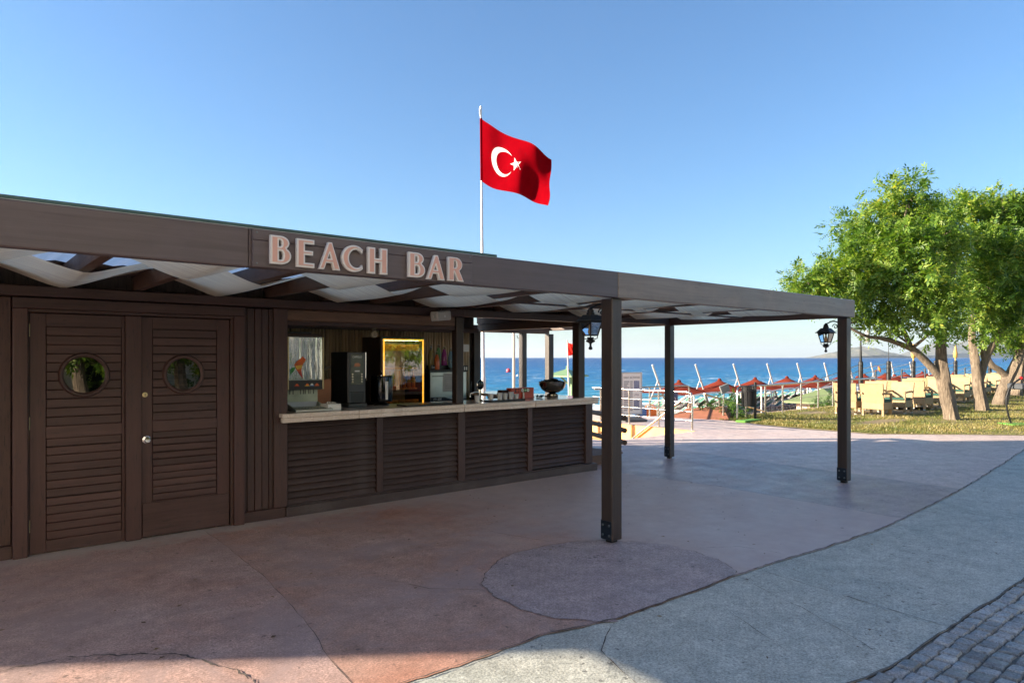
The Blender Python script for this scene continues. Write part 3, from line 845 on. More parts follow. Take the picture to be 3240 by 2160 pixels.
# doors
def ring(mb, cx, cz, y0, y1, r0, r1, n=36):
    vs = []
    for k in range(n):
        a = 2 * math.pi * k / n; c, s_ = math.cos(a), math.sin(a)
        rm = (r0 + r1) / 2
        vs += [(cx + r1 * c, y1, cz + r1 * s_), (cx + (r1 - .012) * c, y0, cz + (r1 - .012) * s_), (cx + (r0 + .014) * c, y0, cz + (r0 + .014) * s_), (cx + r0 * c, y0 + .014, cz + r0 * s_), (cx + r0 * c, y1, cz + r0 * s_)]
    fs = []
    for k in range(n):
        a, b_ = k * 5, ((k + 1) % n) * 5
        for j in range(4): fs.append((a + j, b_ + j, b_ + j + 1, a + j + 1))
    mb.add(vs, fs)
def disc(mb, cx, y, cz, r, n=36):
    mb.add([(cx + r * math.cos(2 * math.pi * k / n), y, cz + r * math.sin(2 * math.pi * k / n)) for k in range(n)], [tuple(range(n))])
def door(x0, x1, sl, sr, panels, port, kick, label):
    root = Bx('door', 'interior_dark', bar, x0 + .004, x1 - .004, 7.185, 7.205, .008, 2.08); root['label'] = label
    z_rails = []
    Bx('stile', 'door_paint_z', root, x0, x0 + sl, FD, 7.183, .008, 2.082, .003)
    Bx('stile', 'door_paint_z', root, x1 - sr, x1, FD, 7.183, .008, 2.082, .003)
    a, b_ = x0 + sl, x1 - sr
    for z0, z1 in panels['rails']: Bx('rail', 'door_paint', root, a + .001, b_ - .001, FD + .001, 7.183, z0, z1, .003)
    pcx, pcz, pr = port
    for z0, z1, n in panels['boards']:
        h = (z1 - z0) / n
        for i in range(n):
            zz0, zz1 = z0 + i * h + .0025, z0 + (i + 1) * h - .0025
            gap = .004 if random.random() < .12 else 0
            Bx('board', 'door_paint', root, a + .004, b_ - .004, 7.160 + random.uniform(-.0015, .0015), 7.184, zz0, zz1 - gap, .004)
    mb = MB(); ring(mb, pcx, pcz, 7.130, 7.159, pr, pr + .040); mb.build('porthole_frame', 'door_paint', root, 40)
    mb = MB(); disc(mb, pcx, 7.148, pcz, pr + .005); mb.build('porthole_pane', 'porthole_glass', root)
    mb = MB(); disc(mb, pcx, 7.1568, pcz, pr + .02); mb.build('porthole_backing', 'interior_dark', root)
    return root
dl = door(.565, 1.287, .116, .022, dict(rails=[(.008, .112), (.995, 1.10), (1.972, 2.082)], boards=[(.112, .995, 12), (1.10, 1.972, 11)]), (.968, 1.545, .160), 0, 'left door leaf with a round window full of green reflections')
dr = door(1.424, 2.224, .094, .118, dict(rails=[(.30, .342), (.998, 1.10), (1.972, 2.082)], boards=[(.342, .998, 10), (1.10, 1.972, 11)]), (1.795, 1.538, .152), 1, 'right door leaf with the chrome knob')
Bx('kick_plate', 'door_paint', dr, 1.431, 2.219, 7.136, 7.149, .014, .332, .004)
for i in range(5):
    zz = 1.43 + .05 * i; Bx('reflected_slat', 'deck_wood', dr, 1.66, 1.90, 7.151, 7.155, zz, zz + .014, .001)  # added slats stand in for a louvre reflection in the round pane
Lt('knob', 'chrome', dr, [(.036, 0), (.036, .006), (.016, .012), (.014, .03), (.026, .036), (.029, .055), (.022, .064), (.010, .065)], (1.468, 7.15, .927), 24, Matrix.Rotation(R(90), 4, 'X'))
lk = Lt('lock', 'brass', dr, [(.023, 0), (.023, .004), (.014, .006)], (1.455, 7.15, 1.35), 20, Matrix.Rotation(R(90), 4, 'X'))
Bx('keyhole', 'black_plastic', lk, 1.452, 1.458, 7.1425, 7.1445, 1.338, 1.362, .001)
for z in (1.88, 1.08, .20):
    mb = MB()
    for k in range(5): mb.tube([(.560, 7.142, z + k * .022), (.560, 7.142, z + k * .022 + .020)], .0075, 8)
    mb.build('hinge', 'brass', dl, 50)
Bx('mullion', 'door_paint_z', bar, 1.290, 1.421, 7.115, 7.18, .004, 2.085, .005)
for x0, x1 in ((.444, .548), (2.256, 2.358)): Bx('door_jamb', 'door_paint_z', bar, x0, x1, 7.09, 7.21, 0, 2.118, .005)
Bx('door_head', 'door_paint', bar, .444, 2.358, 7.092, 7.21, 2.120, 2.212, .005)
Bx('door_stop', 'wall_paint_x', bar, .549, 2.255, 7.125, 7.20, 2.090, 2.118, .003)
for x0, x1 in ((.549, .562), (2.230, 2.255)): Bx('door_stop', 'wall_paint_z', bar, x0, x1, 7.13, 7.20, 0, 2.088, .003)

# ---------------------------------------------------------------- serving counter
ctr = thing('serving_counter', 'marble topped serving counter with louvred brown front panels', 'counter', (5.2, 7.2, 0))
cuts = [2.735, 3.62, 5.09, 6.30, 7.57]
for i, (a, b_) in enumerate(zip(cuts[:-1], cuts[1:])):
    t = Bx('counter_slab', 'marble', ctr, a + (.0 if i else .0), b_ - .003, 7.05, 7.78, 1.060, 1.105, .007)
    Bx('edge_strip', 'marble', t, a + .002, b_ - .004, 7.055, 7.12, 1.010, 1.058, .007)
Bx('counter_slab', 'marble', ctr, 6.92, 7.57, 7.783, 9.60, 1.060, 1.105, .007)
Bx('base_wall', 'interior_dark', ctr, 2.81, 7.42, 7.262, 7.30, 0, 1.058)
Bx('side_panel', 'wall_paint_z', ctr, 7.42, 7.545, 7.32, 9.60, 0, 1.058)
Bx('plinth', 'slat_paint', ctr, 2.805, 7.61, 7.12, 7.262, 0, .105, .005)
for x0, x1 in ((3.911, 3.99), (5.079, 5.184), (6.264, 6.347)): Bx('mullion', 'wall_paint_z', ctr, x0, x1, 7.175, 7.26, .107, 1.008, .004)
Bx('end_post', 'wall_paint_z', ctr, 7.402, 7.548, 7.16, 7.31, .107, 1.008, .005)
for px0, px1 in ((2.84, 3.908), (3.993, 5.076), (5.187, 6.261), (6.350, 7.399)):
    fr = Bx('louvre_panel', 'interior_dark', ctr, px0, px1, 7.252, 7.259, .107, 1.008, .001)
    n = 13; h = (1.0 - .118) / n
    M0 = Matrix.Rotation(R(-38), 4, 'X')
    mb = MB().cbox(px0 + .003, px1 - .003, -.006, .006, -h * .58, h * .58, .003, M0)
    me = bpy.data.meshes.new('slat'); me.from_pydata(mb.v, [], mb.f)
    for i in range(n):
        o = link('slat', me, 'slat_paint', fr)
        o.location = (0, 7.214 + random.uniform(-.0015, .0015), .118 + (i + .5) * h)
        o.rotation_euler = (random.uniform(-.03, .03), random.uniform(-.0015, .0015), 0)
Bx('panel_sill', 'slat_paint', ctr, 2.83, 7.40, 7.15, 7.26, .1055, .117, .003)

# ---------------------------------------------------------------- pergola
perg = thing('pergola', 'brown timber pergola with woven fabric strips in front of the bar', 'pergola', (4.7, 5.6, 0))
Bx('front_beam', 'fascia_old', perg, -3.2, 1.40, 4.14, 4.22, 2.242, 2.474, .006)
Bx('front_beam', 'fascia_old', perg, 1.402, 4.700, 4.141, 4.219, 2.243, 2.472, .006)
Bx('front_beam', 'fascia_skylit', perg, 4.703, 9.495, 4.14, 4.22, 2.244, 2.476, .006)
Bx('beam_cap', 'foil', perg, -3.2, 9.48, 4.150, 4.215, 2.4745, 2.479, .001)
Bx('end_beam', 'beam_y', perg, 9.375, 9.485, 4.222, 10.16, 2.24, 2.38, .006)
Bx('back_beam', 'beam_x', perg, 7.42, 9.372, 10.08, 10.20, 2.175, 2.30, .006)
Bx('side_beam', 'beam_x', perg, 7.55, 9.372, 7.12, 7.22, 2.25, 2.36, .006)
Bx('purlin', 'beam_x', perg, 4.82, 9.372, 5.76, 5.82, 2.300, 2.318, .003)
def ppost(x, y, w, top, plates=True):
    p = Bx('post', 'post_paint', perg, x, x + w, y, y + w, .028, top, .007)
    Bx('post_foot', 'black_iron', p, x + .03, x + w - .03, y + .03, y + w - .03, 0, .027, .002)
    if plates:
        for (a0, a1, b0, b1) in ((x - .006, x - .0005, y + .004, y + w - .004), (x + .004, x + w - .004, y + w + .0005, y + w + .006)):
            pl = Bx('base_plate', 'bracket_steel', p, a0, a1, b0, b1, .035, .205, .001)
        for dy in (.03, w - .03):
            for z in (.075, .165):
                Lt('bolt', 'bolt_steel', p, [(.012, 0), (.012, .006), (.006, .009)], (x - .006, y + dy, z), 8, Matrix.Rotation(R(-90), 4, 'Y'))
    return p
ppost(4.671, 4.19, .137, 2.241)
ppost(9.363, 4.19, .13, 2.239)
ppost(9.37, 7.11, .12, 2.238)
ppost(9.36, 10.08, .13, 2.174)
ppost(8.66, 10.085, .115, 2.174, False)
rt = MB().cbox(-.0375, .0375, 4.225, 7.225, 2.325, 2.455, .004)
me_r = bpy.data.meshes.new('rafter'); me_r.from_pydata(rt.v, [], rt.f)
rt2 = MB().cbox(-.0375, .0375, 4.225, 10.07, 2.325, 2.455, .004)
me_r2 = bpy.data.meshes.new('rafter'); me_r2.from_pydata(rt2.v, [], rt2.f)
RAFT = [.16 + .6175 * k for k in range(-5, 15)]
for x in RAFT:
    o = link('rafter', me_r if x < 7.5 else me_r2, 'beam_y', perg); o.location = (x, random.uniform(-.003, .003), random.uniform(-.004, .004))
Bx('ledger', 'old_boards', perg, -3.0, 7.3, 7.2261, 7.2275, 2.33, 2.45, .0005)
# woven strips
def strip(y0, y1, phase, xa=-2.6, xb=9.3):
    ns = 8; nx = int((xb - xa) / .05); vs = []; fs = []
    for i in range(nx + 1):
        x = xa + (xb - xa) * i / nx
        k = (x - .16) / .6175
        q = (k + phase) % 2.0
        w = 1 - 2 * abs(q if q <= 1 else 2 - q)
        zc = 2.384 + .108 * w * (1 - .11 * w ** 4)
        for j in range(ns + 1):
            t = j / ns
            sag = -.012 * math.sin(math.pi * t) + .006 * math.sin(x * 9 + t * 5)
            yy = y0 + (y1 - y0) * t + .012 * math.sin(x * 3.1 + phase) + .01 * math.sin(x * 7.7)
            vs.append((x, yy, zc + sag))
    for i in range(nx):
        for j in range(ns): fs.append((i * (ns + 1) + j, (i + 1) * (ns + 1) + j, (i + 1) * (ns + 1) + j + 1, i * (ns + 1) + j + 1))
    me = bpy.data.meshes.new('fabric_strip'); me.from_pydata(vs, [], fs)
    return link('fabric_strip', me, 'drape', perg, 70)
strip(5.58, 6.84, 0)                    # under the rafters at .78, 2.01, ...
strip(4.50, 5.52, 1)
strip(7.35, 8.25, 1, 7.6, 9.3); strip(8.6, 9.5, 0, 7.6, 9.3)
# translucent roofing sheet over the rafters
def rsheet(name, x0, x1, y0, y1):
    me = bpy.data.meshes.new(name); vs = []; fs = []; n = int((x1 - x0) / .04)
    for i in range(n + 1):
        x = x0 + (x1 - x0) * i / n; z = 2.468 + .007 * math.sin(x * 2 * math.pi / .08 * .5)
        vs += [(x, y0, z), (x, y1, z)]
    for i in range(n): fs.append((2 * i, 2 * i + 2, 2 * i + 3, 2 * i + 1))
    me.from_pydata(vs, [], fs)
    return link(name, me, 'roof_sheet', perg)
rsheet('roof_sheet', -3.0, 9.36, 4.225, 6.50)
rb = MB().cbox(-3.0, 9.36, -.058, .058, 2.460, 2.478, .003); me_rb = bpy.data.meshes.new('roof_board'); me_rb.from_pydata(rb.v, [], rb.f)
for i in range(6):
    o = link('roof_board', me_rb, 'old_boards_x', perg); o.location = (0, 6.566 + i * .119, random.uniform(-.001, .001))
rsheet('roof_sheet', 7.6, 9.36, 7.23, 10.05)
for x in (4.40, 5.15): pass

# sign board with letters
sign = thing('name_sign', 'pink and white raised letters reading BEACH BAR on a dark board', 'sign', (2.2, 4.1, 2.35))
sb = MB().cbox(1.415, 3.04, 4.118, 4.139, 2.405, 2.470, .003).build('sign_board', 'fascia_old', sign)
MB().cbox(1.415, 3.04, 4.1175, 4.139, 2.244, 2.4035, .003).build('sign_board', 'fascia_old', sign)
for x in (1.44, 3.02):
    for z in (2.265, 2.450): Lt('screw', 'bolt_steel', sign, [(.006, 0), (.005, .002)], (x, 4.117, z), 10, FRONT)
for ch, a, b_, z1, z0 in [('B', 1.499, 1.627, 2.434, 2.262), ('E', 1.661, 1.775, 2.431, 2.256), ('A', 1.807, 1.947, 2.429, 2.255), ('C', 1.959, 2.117, 2.428, 2.254), ('H', 2.145, 2.289, 2.428, 2.254), ('B', 2.453, 2.587, 2.427, 2.254), ('A', 2.603, 2.75, 2.424, 2.250), ('R', 2.782, 2.916, 2.424, 2.252)]:
    a, b_ = a * 1.0074, b_ * 1.0074; z0, z1 = 1.7 + (z0 - 1.7) * 1.0074, 1.7 + (z1 - 1.7) * 1.0074
    w, mw, mp = LETTER[ch]; h = z1 - z0 - .012; sx = (b_ - a - .012) / w
    T = Matrix.Translation((a + .006, 4.0995, z0 + .006)) @ FRONT @ Matrix.Diagonal((sx, h, .115, 1))
    m1 = mw.copy(); m1.transform(T); lo = link('letter', m1, 'letter_white', sign, 40)
    m2 = mp.copy(); m2.transform(Matrix.Translation((0, -.0165, 0)) @ T); link('letter_face', m2, 'letter_pink', lo)

# ---------------------------------------------------------------- lanterns on the pergola posts
def lantern(cx, cy, label, py):
    t = thing('lantern', label, 'lantern', (cx, cy, 1.776), 'wall lanterns on the pergola posts')
    c = (cx, cy, 0)
    sq = lambda h: h * math.sqrt(2)
    A0 = R(45)
    Lt('roof_cap', 'black_iron', t, [(sq(.100), 2.040), (sq(.104), 2.050), (sq(.088), 2.058), (sq(.052), 2.105), (sq(.045), 2.108)], c, 4, None, A0, 20)
    Lt('top_knob', 'black_iron', t, [(.038, 2.104), (.040, 2.125), (.030, 2.132), (.034, 2.150), (.022, 2.160), (.010, 2.176), (.006, 2.180)], c, 16)
    zt, zb, ht, hb = 2.040, 1.912, .078, .047
    for sx in (-1, 1):
        for sy in (-1, 1):
            Tb('frame_bar', 'black_iron', t, [(cx + sx * ht, cy + sy * ht, zt + .005), (cx + sx * hb, cy + sy * hb, zb - .004)], .0075, 6)
            Tb('stay', 'black_iron', t, [(cx + sx * hb, cy + sy * hb, zb), (cx + sx * .046, cy + sy * .046, 1.885), (cx + sx * .022, cy + sy * .022, 1.872)], .0045, 6)
    for (h, z, w) in ((hb, zb, .008), (ht, zt - .004, .008)):
        MB().box(cx - h, cx + h, cy - h - w / 2, cy - h + w / 2, z - .006, z + .006).box(cx - h, cx + h, cy + h - w / 2, cy + h + w / 2, z - .006, z + .006).box(cx - h - w / 2, cx - h + w / 2, cy - h + w, cy + h - w, z - .006, z + .006).box(cx + h - w / 2, cx + h + w / 2, cy - h + w, cy + h - w, z - .006, z + .006).build('frame_ring', 'black_iron', t)
    for (ax, s_) in (('x', -1), ('x', 1), ('y', -1), ('y', 1)):
        q = [(-ht, zt), (ht, zt), (hb, zb), (-hb, zb)]
        vs = [((cx + a, cy + s_ * (ht if z == zt else hb), z) if ax == 'y' else (cx + s_ * (ht if z == zt else hb), cy + a, z)) for a, z in q]
        MB().add(vs, [(0, 1, 2, 3)]).build('glass_pane', 'pane', t)
    bl = Lt('bulb', 'bulb_amber', t, [(.010, 2.02), (.012, 1.998), (.020, 1.97), (.027, 1.945), (.022, 1.925), (.008, 1.918)], c, 14)
    Lt('bulb_socket', 'black_iron', t, [(.014, 2.040), (.014, 2.018), (.010, 2.016)], c, 12)
    Lt('bottom_cup', 'black_iron', t, [(.030, 1.894), (.034, 1.880), (.026, 1.872), (.044, 1.862), (.042, 1.850), (.016, 1.838), (.010, 1.830)], c, 18)
    Lt('finial', 'black_iron', t, [(.008, 1.832), (.012, 1.822), (.008, 1.815), (.017, 1.795), (.021, 1.786), (.015, 1.776), (.004, 1.772)], c, 14)
    # scrolled bracket back to the post
    pts = [(cx, cy, 2.165)] + [(cx, cy - .01 - (cy - py) * k / 8, 2.165 + .035 * math.sin(math.pi * k / 8)) for k in range(1, 9)]
    Tb('bracket_arm', 'black_iron', t, pts, .009, 8)
    sp = [(cx, py + .055 + .04 * (1 - a / 9) * math.cos(a), 2.125 + .04 * (1 - a / 9) * math.sin(a)) for a in np.linspace(0, 7.5, 26)]
    Tb('scroll', 'black_iron', t, sp, .006, 6)
    Bx('wall_plate', 'black_iron', t, cx - .025, cx + .025, py, py + .012, 2.06, 2.21, .003)
    return t
lantern(4.74, 4.525, 'black four-sided lantern beside the near pergola post, amber bulb inside', 4.328)
lantern(9.428, 4.505, 'black four-sided lantern on the right-hand corner post of the pergola', 4.321)

# ---------------------------------------------------------------- loudspeaker and lamps at the hatch
t = thing('loudspeaker', 'beige box loudspeaker on the beam above the hatch', 'loudspeaker', (4.66, 6.98, 2.2))
Ms = Matrix.Translation((4.665, 6.95, 2.205)) @ Matrix.Rotation(R(-6), 4, 'Y') @ Matrix.Rotation(R(14), 4, 'Z')
MB().cbox(-.125, .125, -.05, .07, -.055, .062, .012, Ms).build('cabinet', 'speaker_grey', t)
MB().cbox(-.112, .112, -.0545, -.051, -.045, .050, .002, Ms).build('grille', 'speaker_grey', t)
MB().cbox(-.012, .012, -.0575, -.055, -.02, .008, .001, Ms).build('badge', 'white_plastic', t)
MB().cbox(-.155, -.127, -.01, .04, -.02, .03, .006, Ms).build('bracket', 'speaker_grey', t)
Tb('cable', 'black_plastic', t, [(4.62, 7.0, 2.262), (4.64, 6.99, 2.285), (4.70, 7.02, 2.275), (4.74, 7.055, 2.30)], .004, 6)
t = thing('spot_lamp', 'pair of round beige lamp heads hanging inside the hatch', 'lamp', (4.05, 7.5, 2.05))
for z in (2.085, 1.985):
    h = Lt('lamp_head', 'fan_beige', t, [(.0, -.012), (.036, -.012), (.042, -.006), (.042, .03), (.020, .034)], (4.05, 7.50, z), 20, FRONT.inverted())
    for k in range(6):
        a = k * math.pi / 3
        Tb('grille_spoke', 'tan_arch', h, [(4.05, 7.486, z), (4.05 + .034 * math.cos(a), 7.486, z + .034 * math.sin(a))], .003, 5)
Bx('lamp_strap', 'fan_beige', t, 4.030, 4.036, 7.50, 7.52, 1.985, 2.16, .002)
Bx('lamp_strap', 'fan_beige', t, 4.064, 4.070, 7.50, 7.52, 1.985, 2.16, .002)

# ---------------------------------------------------------------- things on the counter
def at_c(*a): return None
t = thing('juice_dispenser', 'tall steel juice dispenser with a printed orange fruit, left end of counter', 'drinks dispenser', (3.15, 7.6, 1.105))
Bx('cabinet', 'stainless_panel', t, 2.94, 3.373, 7.452, 7.90, 1.335, 1.938, .006)
Bx('front_panel', 'mirror_panel', t, 2.958, 3.352, 7.446, 7.4515, 1.45, 1.93, .002)
Bx('lid', 'cabinet', t, 2.92, 3.35, 7.46, 7.9, 1.939, 1.968, .006)
Bx('lid_tray', 'black_plastic', t, 2.84, 3.24, 7.48, 7.9, 1.969, 1.990, .004)
for x in (2.943, 3.356): Bx('edge_trim', 'brass', t, x, x + .014, 7.440, 7.4515, 1.337, 1.936, .003)
lp = Bx('label_strip', 'juice_label_dark', t, 2.956, 3.354, 7.444, 7.4515, 1.338, 1.444, .002)
Y = 7.4425
def flat(name, mat, parent, pts, y=Y, th=.0018):
    n = len(pts); vs = [(x, y, z) for x, z in pts] + [(x, y + th, z) for x, z in pts]
    fs = [tuple(range(n)), tuple(range(n, 2 * n))[::-1]] + [(i, n + i, n + (i + 1) % n, (i + 1) % n) for i in range(n)]
    return MB().add(vs, fs).build(name, mat, parent)
flat('fruit_print', 'fruit_orange', t, [(3.02, 1.62), (3.05, 1.66), (3.10, 1.695), (3.115, 1.715), (3.155, 1.675), (3.125, 1.63), (3.11, 1.60), (3.10, 1.55), (3.118, 1.465), (3.075, 1.52), (3.04, 1.575)])
flat('fruit_print', 'fruit_red', t, [(3.060, 1.545), (3.10, 1.55), (3.118, 1.465), (3.085, 1.505)], Y - .0022)
flat('fruit_print', 'fruit_yellow', t, [(3.035, 1.605), (3.11, 1.618), (3.10, 1.575), (3.05, 1.568)], Y - .0022)
flat('fruit_print', 'leaf_print', t, [(2.975, 1.50), (2.97, 1.56), (3.0, 1.59), (3.035, 1.59), (3.01, 1.545), (2.985, 1.525)])
for x, c in ((3.05, 'fruit_red'), (3.17, 'fruit_yellow'), (3.225, 'fruit_blue'), (3.285, 'fruit_orange')):
    flat('flavour_mark', c, lp, [(x - .03, 1.385), (x + .028, 1.385), (x + .024, 1.377), (x - .026, 1.377)], 7.4418)
    flat('flavour_mark', 'fruit_orange' if c != 'fruit_blue' else 'white_plastic', lp, [(x - .018, 1.386), (x - .012, 1.402), (x + .004, 1.407), (x + .016, 1.398), (x + .018, 1.386)], 7.4420)
Bx('splash_back', 'wash_panel', t, 2.935, 3.346, 7.56, 7.58, 1.12, 1.334, .002)
for x in (2.99, 3.028, 3.115, 3.15, 3.17, 3.21, 3.228, 3.27): Tb('nozzle', 'black_plastic', t, [(x, 7.50, 1.335), (x, 7.50, 1.285)], .0045, 6)
MB().add([(2.93, 7.18, 1.110), (3.36, 7.18, 1.110), (3.36, 7.56, 1.135), (2.93, 7.56, 1.135), (2.93, 7.18, 1.128), (3.36, 7.18, 1.128), (3.33, 7.54, 1.195), (2.96, 7.54, 1.195), (2.965, 7.22, 1.130), (3.325, 7.22, 1.130), (3.31, 7.52, 1.140), (2.98, 7.52, 1.140)],
         [(0, 1, 5, 4), (1, 2, 6, 5), (3, 0, 4, 7), (2, 3, 7, 6), (4, 5, 9, 8), (5, 6, 10, 9), (6, 7, 11, 10), (7, 4, 8, 11), (8, 9, 10, 11), (0, 3, 2, 1)]).build('drip_tray', 'stainless_panel', t)
for i in range(9): Bx('tray_rib', 'chrome', t, 2.99 + i * .036, 2.998 + i * .036, 7.24, 7.50, 1.138, 1.146, .002)
Bx('foot', 'black_plastic', t, 2.95, 3.34, 7.40, 7.90, 1.106, 1.119)

t = thing('sugar_box', 'small white open box full of paper sugar sachets on the counter', 'box', (3.41, 7.32, 1.105))
mb = MB()
for (a, b_, c, d) in ((3.328, 3.336, 7.25, 7.44), (3.482, 3.490, 7.25, 7.44), (3.336, 3.482, 7.25, 7.258), (3.336, 3.482, 7.432, 7.44)): mb.box(a, b_, c, d, 1.106, 1.172)
mb.box(3.336, 3.482, 7.258, 7.432, 1.106, 1.112); mb.build('tray', 'white_plastic', t)
rr = random.Random(3)
for i in range(34):
    M = Matrix.Translation((rr.uniform(3.35, 3.468), rr.uniform(7.272, 7.42), 1.150 + rr.uniform(0, .036))) @ Matrix.Rotation(rr.uniform(0, 6), 4, 'Z') @ Matrix.Rotation(rr.uniform(-1, 1), 4, 'X') @ Matrix.Rotation(rr.uniform(-.8, .8), 4, 'Y')
    MB().cbox(-.018, .018, -.012, .012, -.003, .003, .002, M).build('sachet', 'sugar_paper', t)

t = thing('coffee_machine', 'black coffee machine with CAFFELLO panel and cream buttons', 'coffee machine', (3.81, 7.7, 1.105))
Bx('body', 'black_plastic', t, 3.70, 3.935, 7.512, 7.97, 1.155, 1.768, .008)
Bx('base', 'dark_grey', t, 3.694, 3.940, 7.47, 7.97, 1.107, 1.153, .008)
Bx('door_panel', 'dark_grey', t, 3.705, 3.930, 7.498, 7.511, 1.285, 1.766, .005)
Bx('side_frame', 'dark_grey', t, 3.705, 3.735, 7.499, 7.511, 1.157, 1.283, .004)
Bx('side_frame', 'dark_grey', t, 3.905, 3.930, 7.499, 7.511, 1.157, 1.283, .004)
sp_ = Bx('printed_panel', 'screen_print', t, 3.735, 3.900, 7.4945, 7.4975, 1.375, 1.742, .001)
Bx('chrome_strip', 'chrome', t, 3.9305, 3.938, 7.497, 7.509, 1.45, 1.764, .002)
flat('cup_print', 'copper', sp_, [(3.778, 1.60), (3.786, 1.632), (3.842, 1.634), (3.850, 1.62), (3.862, 1.62), (3.860, 1.605), (3.848, 1.60), (3.852, 1.59), (3.772, 1.59)], 7.4930, .001)
flat('display', 'white_plastic', sp_, [(3.785, 1.530), (3.850, 1.530), (3.850, 1.546), (3.785, 1.546)], 7.4930, .001)
for x in (3.757, 3.878):
    for i in range(4): Lt('button', 'cream_button', sp_, [(.0105, 0), (.0105, .004), (.006, .006)], (x, 7.4945, 1.410 + i * .030), 14, FRONT)
put_text('lettering', TXT['caffello'], 'paper_white', sp_, (3.818, 7.4935, 1.706), sx=.80)
Tb('handle', 'chrome', t, [(3.936, 7.52, 1.43), (3.955, 7.50, 1.43)], .004, 8)

t = thing('cup_dispenser', 'round black chrome cup dispenser on a flared foot', 'cup dispenser', (4.2, 7.6, 1.105))
prof = []
n = 48; mb = MB(); vs = []; fs = []
for z in (1.155, 1.17, 1.465, 1.475):
    for k in range(n):
        a = 2 * math.pi * k / n; rr_ = .148 * (1 - .075 * abs(math.sin(a * 3))) * (1 if 1.16 < z < 1.47 else .98)
        vs.append((4.2 + rr_ * math.cos(a), 7.60 + rr_ * math.sin(a), z))
for i in range(3):
    for k in range(n): fs.append((i * n + k, i * n + (k + 1) % n, (i + 1) * n + (k + 1) % n, (i + 1) * n + k))
fs.append(tuple(range(3 * n, 4 * n))); fs.append(tuple(range(n))[::-1])
plain('black_chrome', (.03, .03, .033), .10, 1.0, .1, bmp=0)
mb.add(vs, fs).build('drum', 'black_chrome', t, 35)
Lt('foot', 'black_plastic', t, [(.10, 1.106), (.10, 1.112), (.07, 1.135), (.045, 1.154)], (4.2, 7.6, 0), 28)
Lt('cup_stack', 'cup_white', t, [(.019, 1.18), (.021, 1.19), (.020, 1.20), (.024, 1.40), (.020, 1.405)], (4.20, 7.472, 0), 16)
Lt('spindle', 'chrome', t, [(.010, 1.475), (.010, 1.50), (.014, 1.505), (.010, 1.512), (.014, 1.518), (.008, 1.535)], (4.2, 7.6, 0), 14)

# fridge
t = thing('drinks_fridge', 'glass fronted drinks fridge with a glowing orange light frame', 'fridge', (5.34, 9.3, 0))
Bx('cabinet', 'cabinet', t, 4.962, 4.985, 9.02, 9.575, .06, 2.012)
Bx('cabinet_side', 'cabinet', t, 5.702, 5.725, 9.02, 9.575, .06, 2.012)
Bx('cabinet_top', 'black_plastic', t, 4.986, 5.701, 9.02, 9.575, 1.985, 2.010)
Bx('cabinet_back', 'board_grey', t, 4.986, 5.701, 9.54, 9.575, .06, 1.984)
Bx('cabinet_floor', 'black_plastic', t, 4.986, 5.701, 9.02, 9.539, .06, .90)
for x0, x1, z0, z1 in ((4.962, 5.0, .06, 2.012), (5.690, 5.725, .06, 2.012), (5.001, 5.689, 1.972, 2.012)): Bx('door_frame', 'black_plastic', t, x0, x1, 9.0, 9.018, z0, z1, .003)
dg_ = MB().box(4.99, 5.70, 8.978, 8.982, .9, 1.99).build('glass_door', 'fridge_glass', t)
for x0, x1, z0, z1 in ((5.003, 5.021, .93, 1.955), (5.683, 5.701, .93, 1.955), (5.003, 5.701, 1.957, 1.975)): Bx('light_strip', 'neon', t, x0, x1, 8.984, 8.998, z0, z1, .003)
Bx('interior_lamp', 'lamp_warm', t, 5.05, 5.64, 9.03, 9.045, 1.955, 1.97, .002)
Bx('header_print', 'fridge_header', t, 5.03, 5.66, 9.05, 9.058, 1.80, 1.90, .001)
for z in (1.535, 1.225): Bx('shelf', 'shelf_orange', t, 5.03, 5.61, 9.03, 9.40, z - .012, z + .012, .002)
bt = MB().lathe([(.028, 0), (.030, .01), (.030, .12), (.012, .20), (.011, .25), (.013, .252), (.012, .262)], (0, 0, 0), 12)
me_bt = bpy.data.meshes.new('beer_bottle'); me_bt.from_pydata(bt.v, [], bt.f)
for p in me_bt.polygons: p.use_smooth = True
for i in range(7):
    o = link('beer_bottle', me_bt, 'beer_amber')
    o.location = (5.09 + i * .083, 9.10, 1.238); tag(o, 'amber bottle standing on the middle shelf of the lit fridge', 'bottle', 'amber bottles inside the fridge')
for i in range(5):
    x = 5.06 + i * .122
    o = thing('juice_carton', 'juice carton on the bottom shelf of the lit fridge, %s from left' % ORD[i], 'carton', (x + .05, 9.1, .9), 'juice cartons inside the fridge')
    Bx('body', 'carton', o, x, x + .108, 9.06, 9.14, .902, 1.055, .004); Bx('band', 'carton_red', o, x + .002, x + .106, 9.0575, 9.0595, .91, .97, .0008)
    put_text('lettering', TXT[['p100', 'p100', 'p250', 'p100b', 'p100b'][i]].copy(), 'ink', o, (x + .054, 9.0575, 1.01), sx=.75)

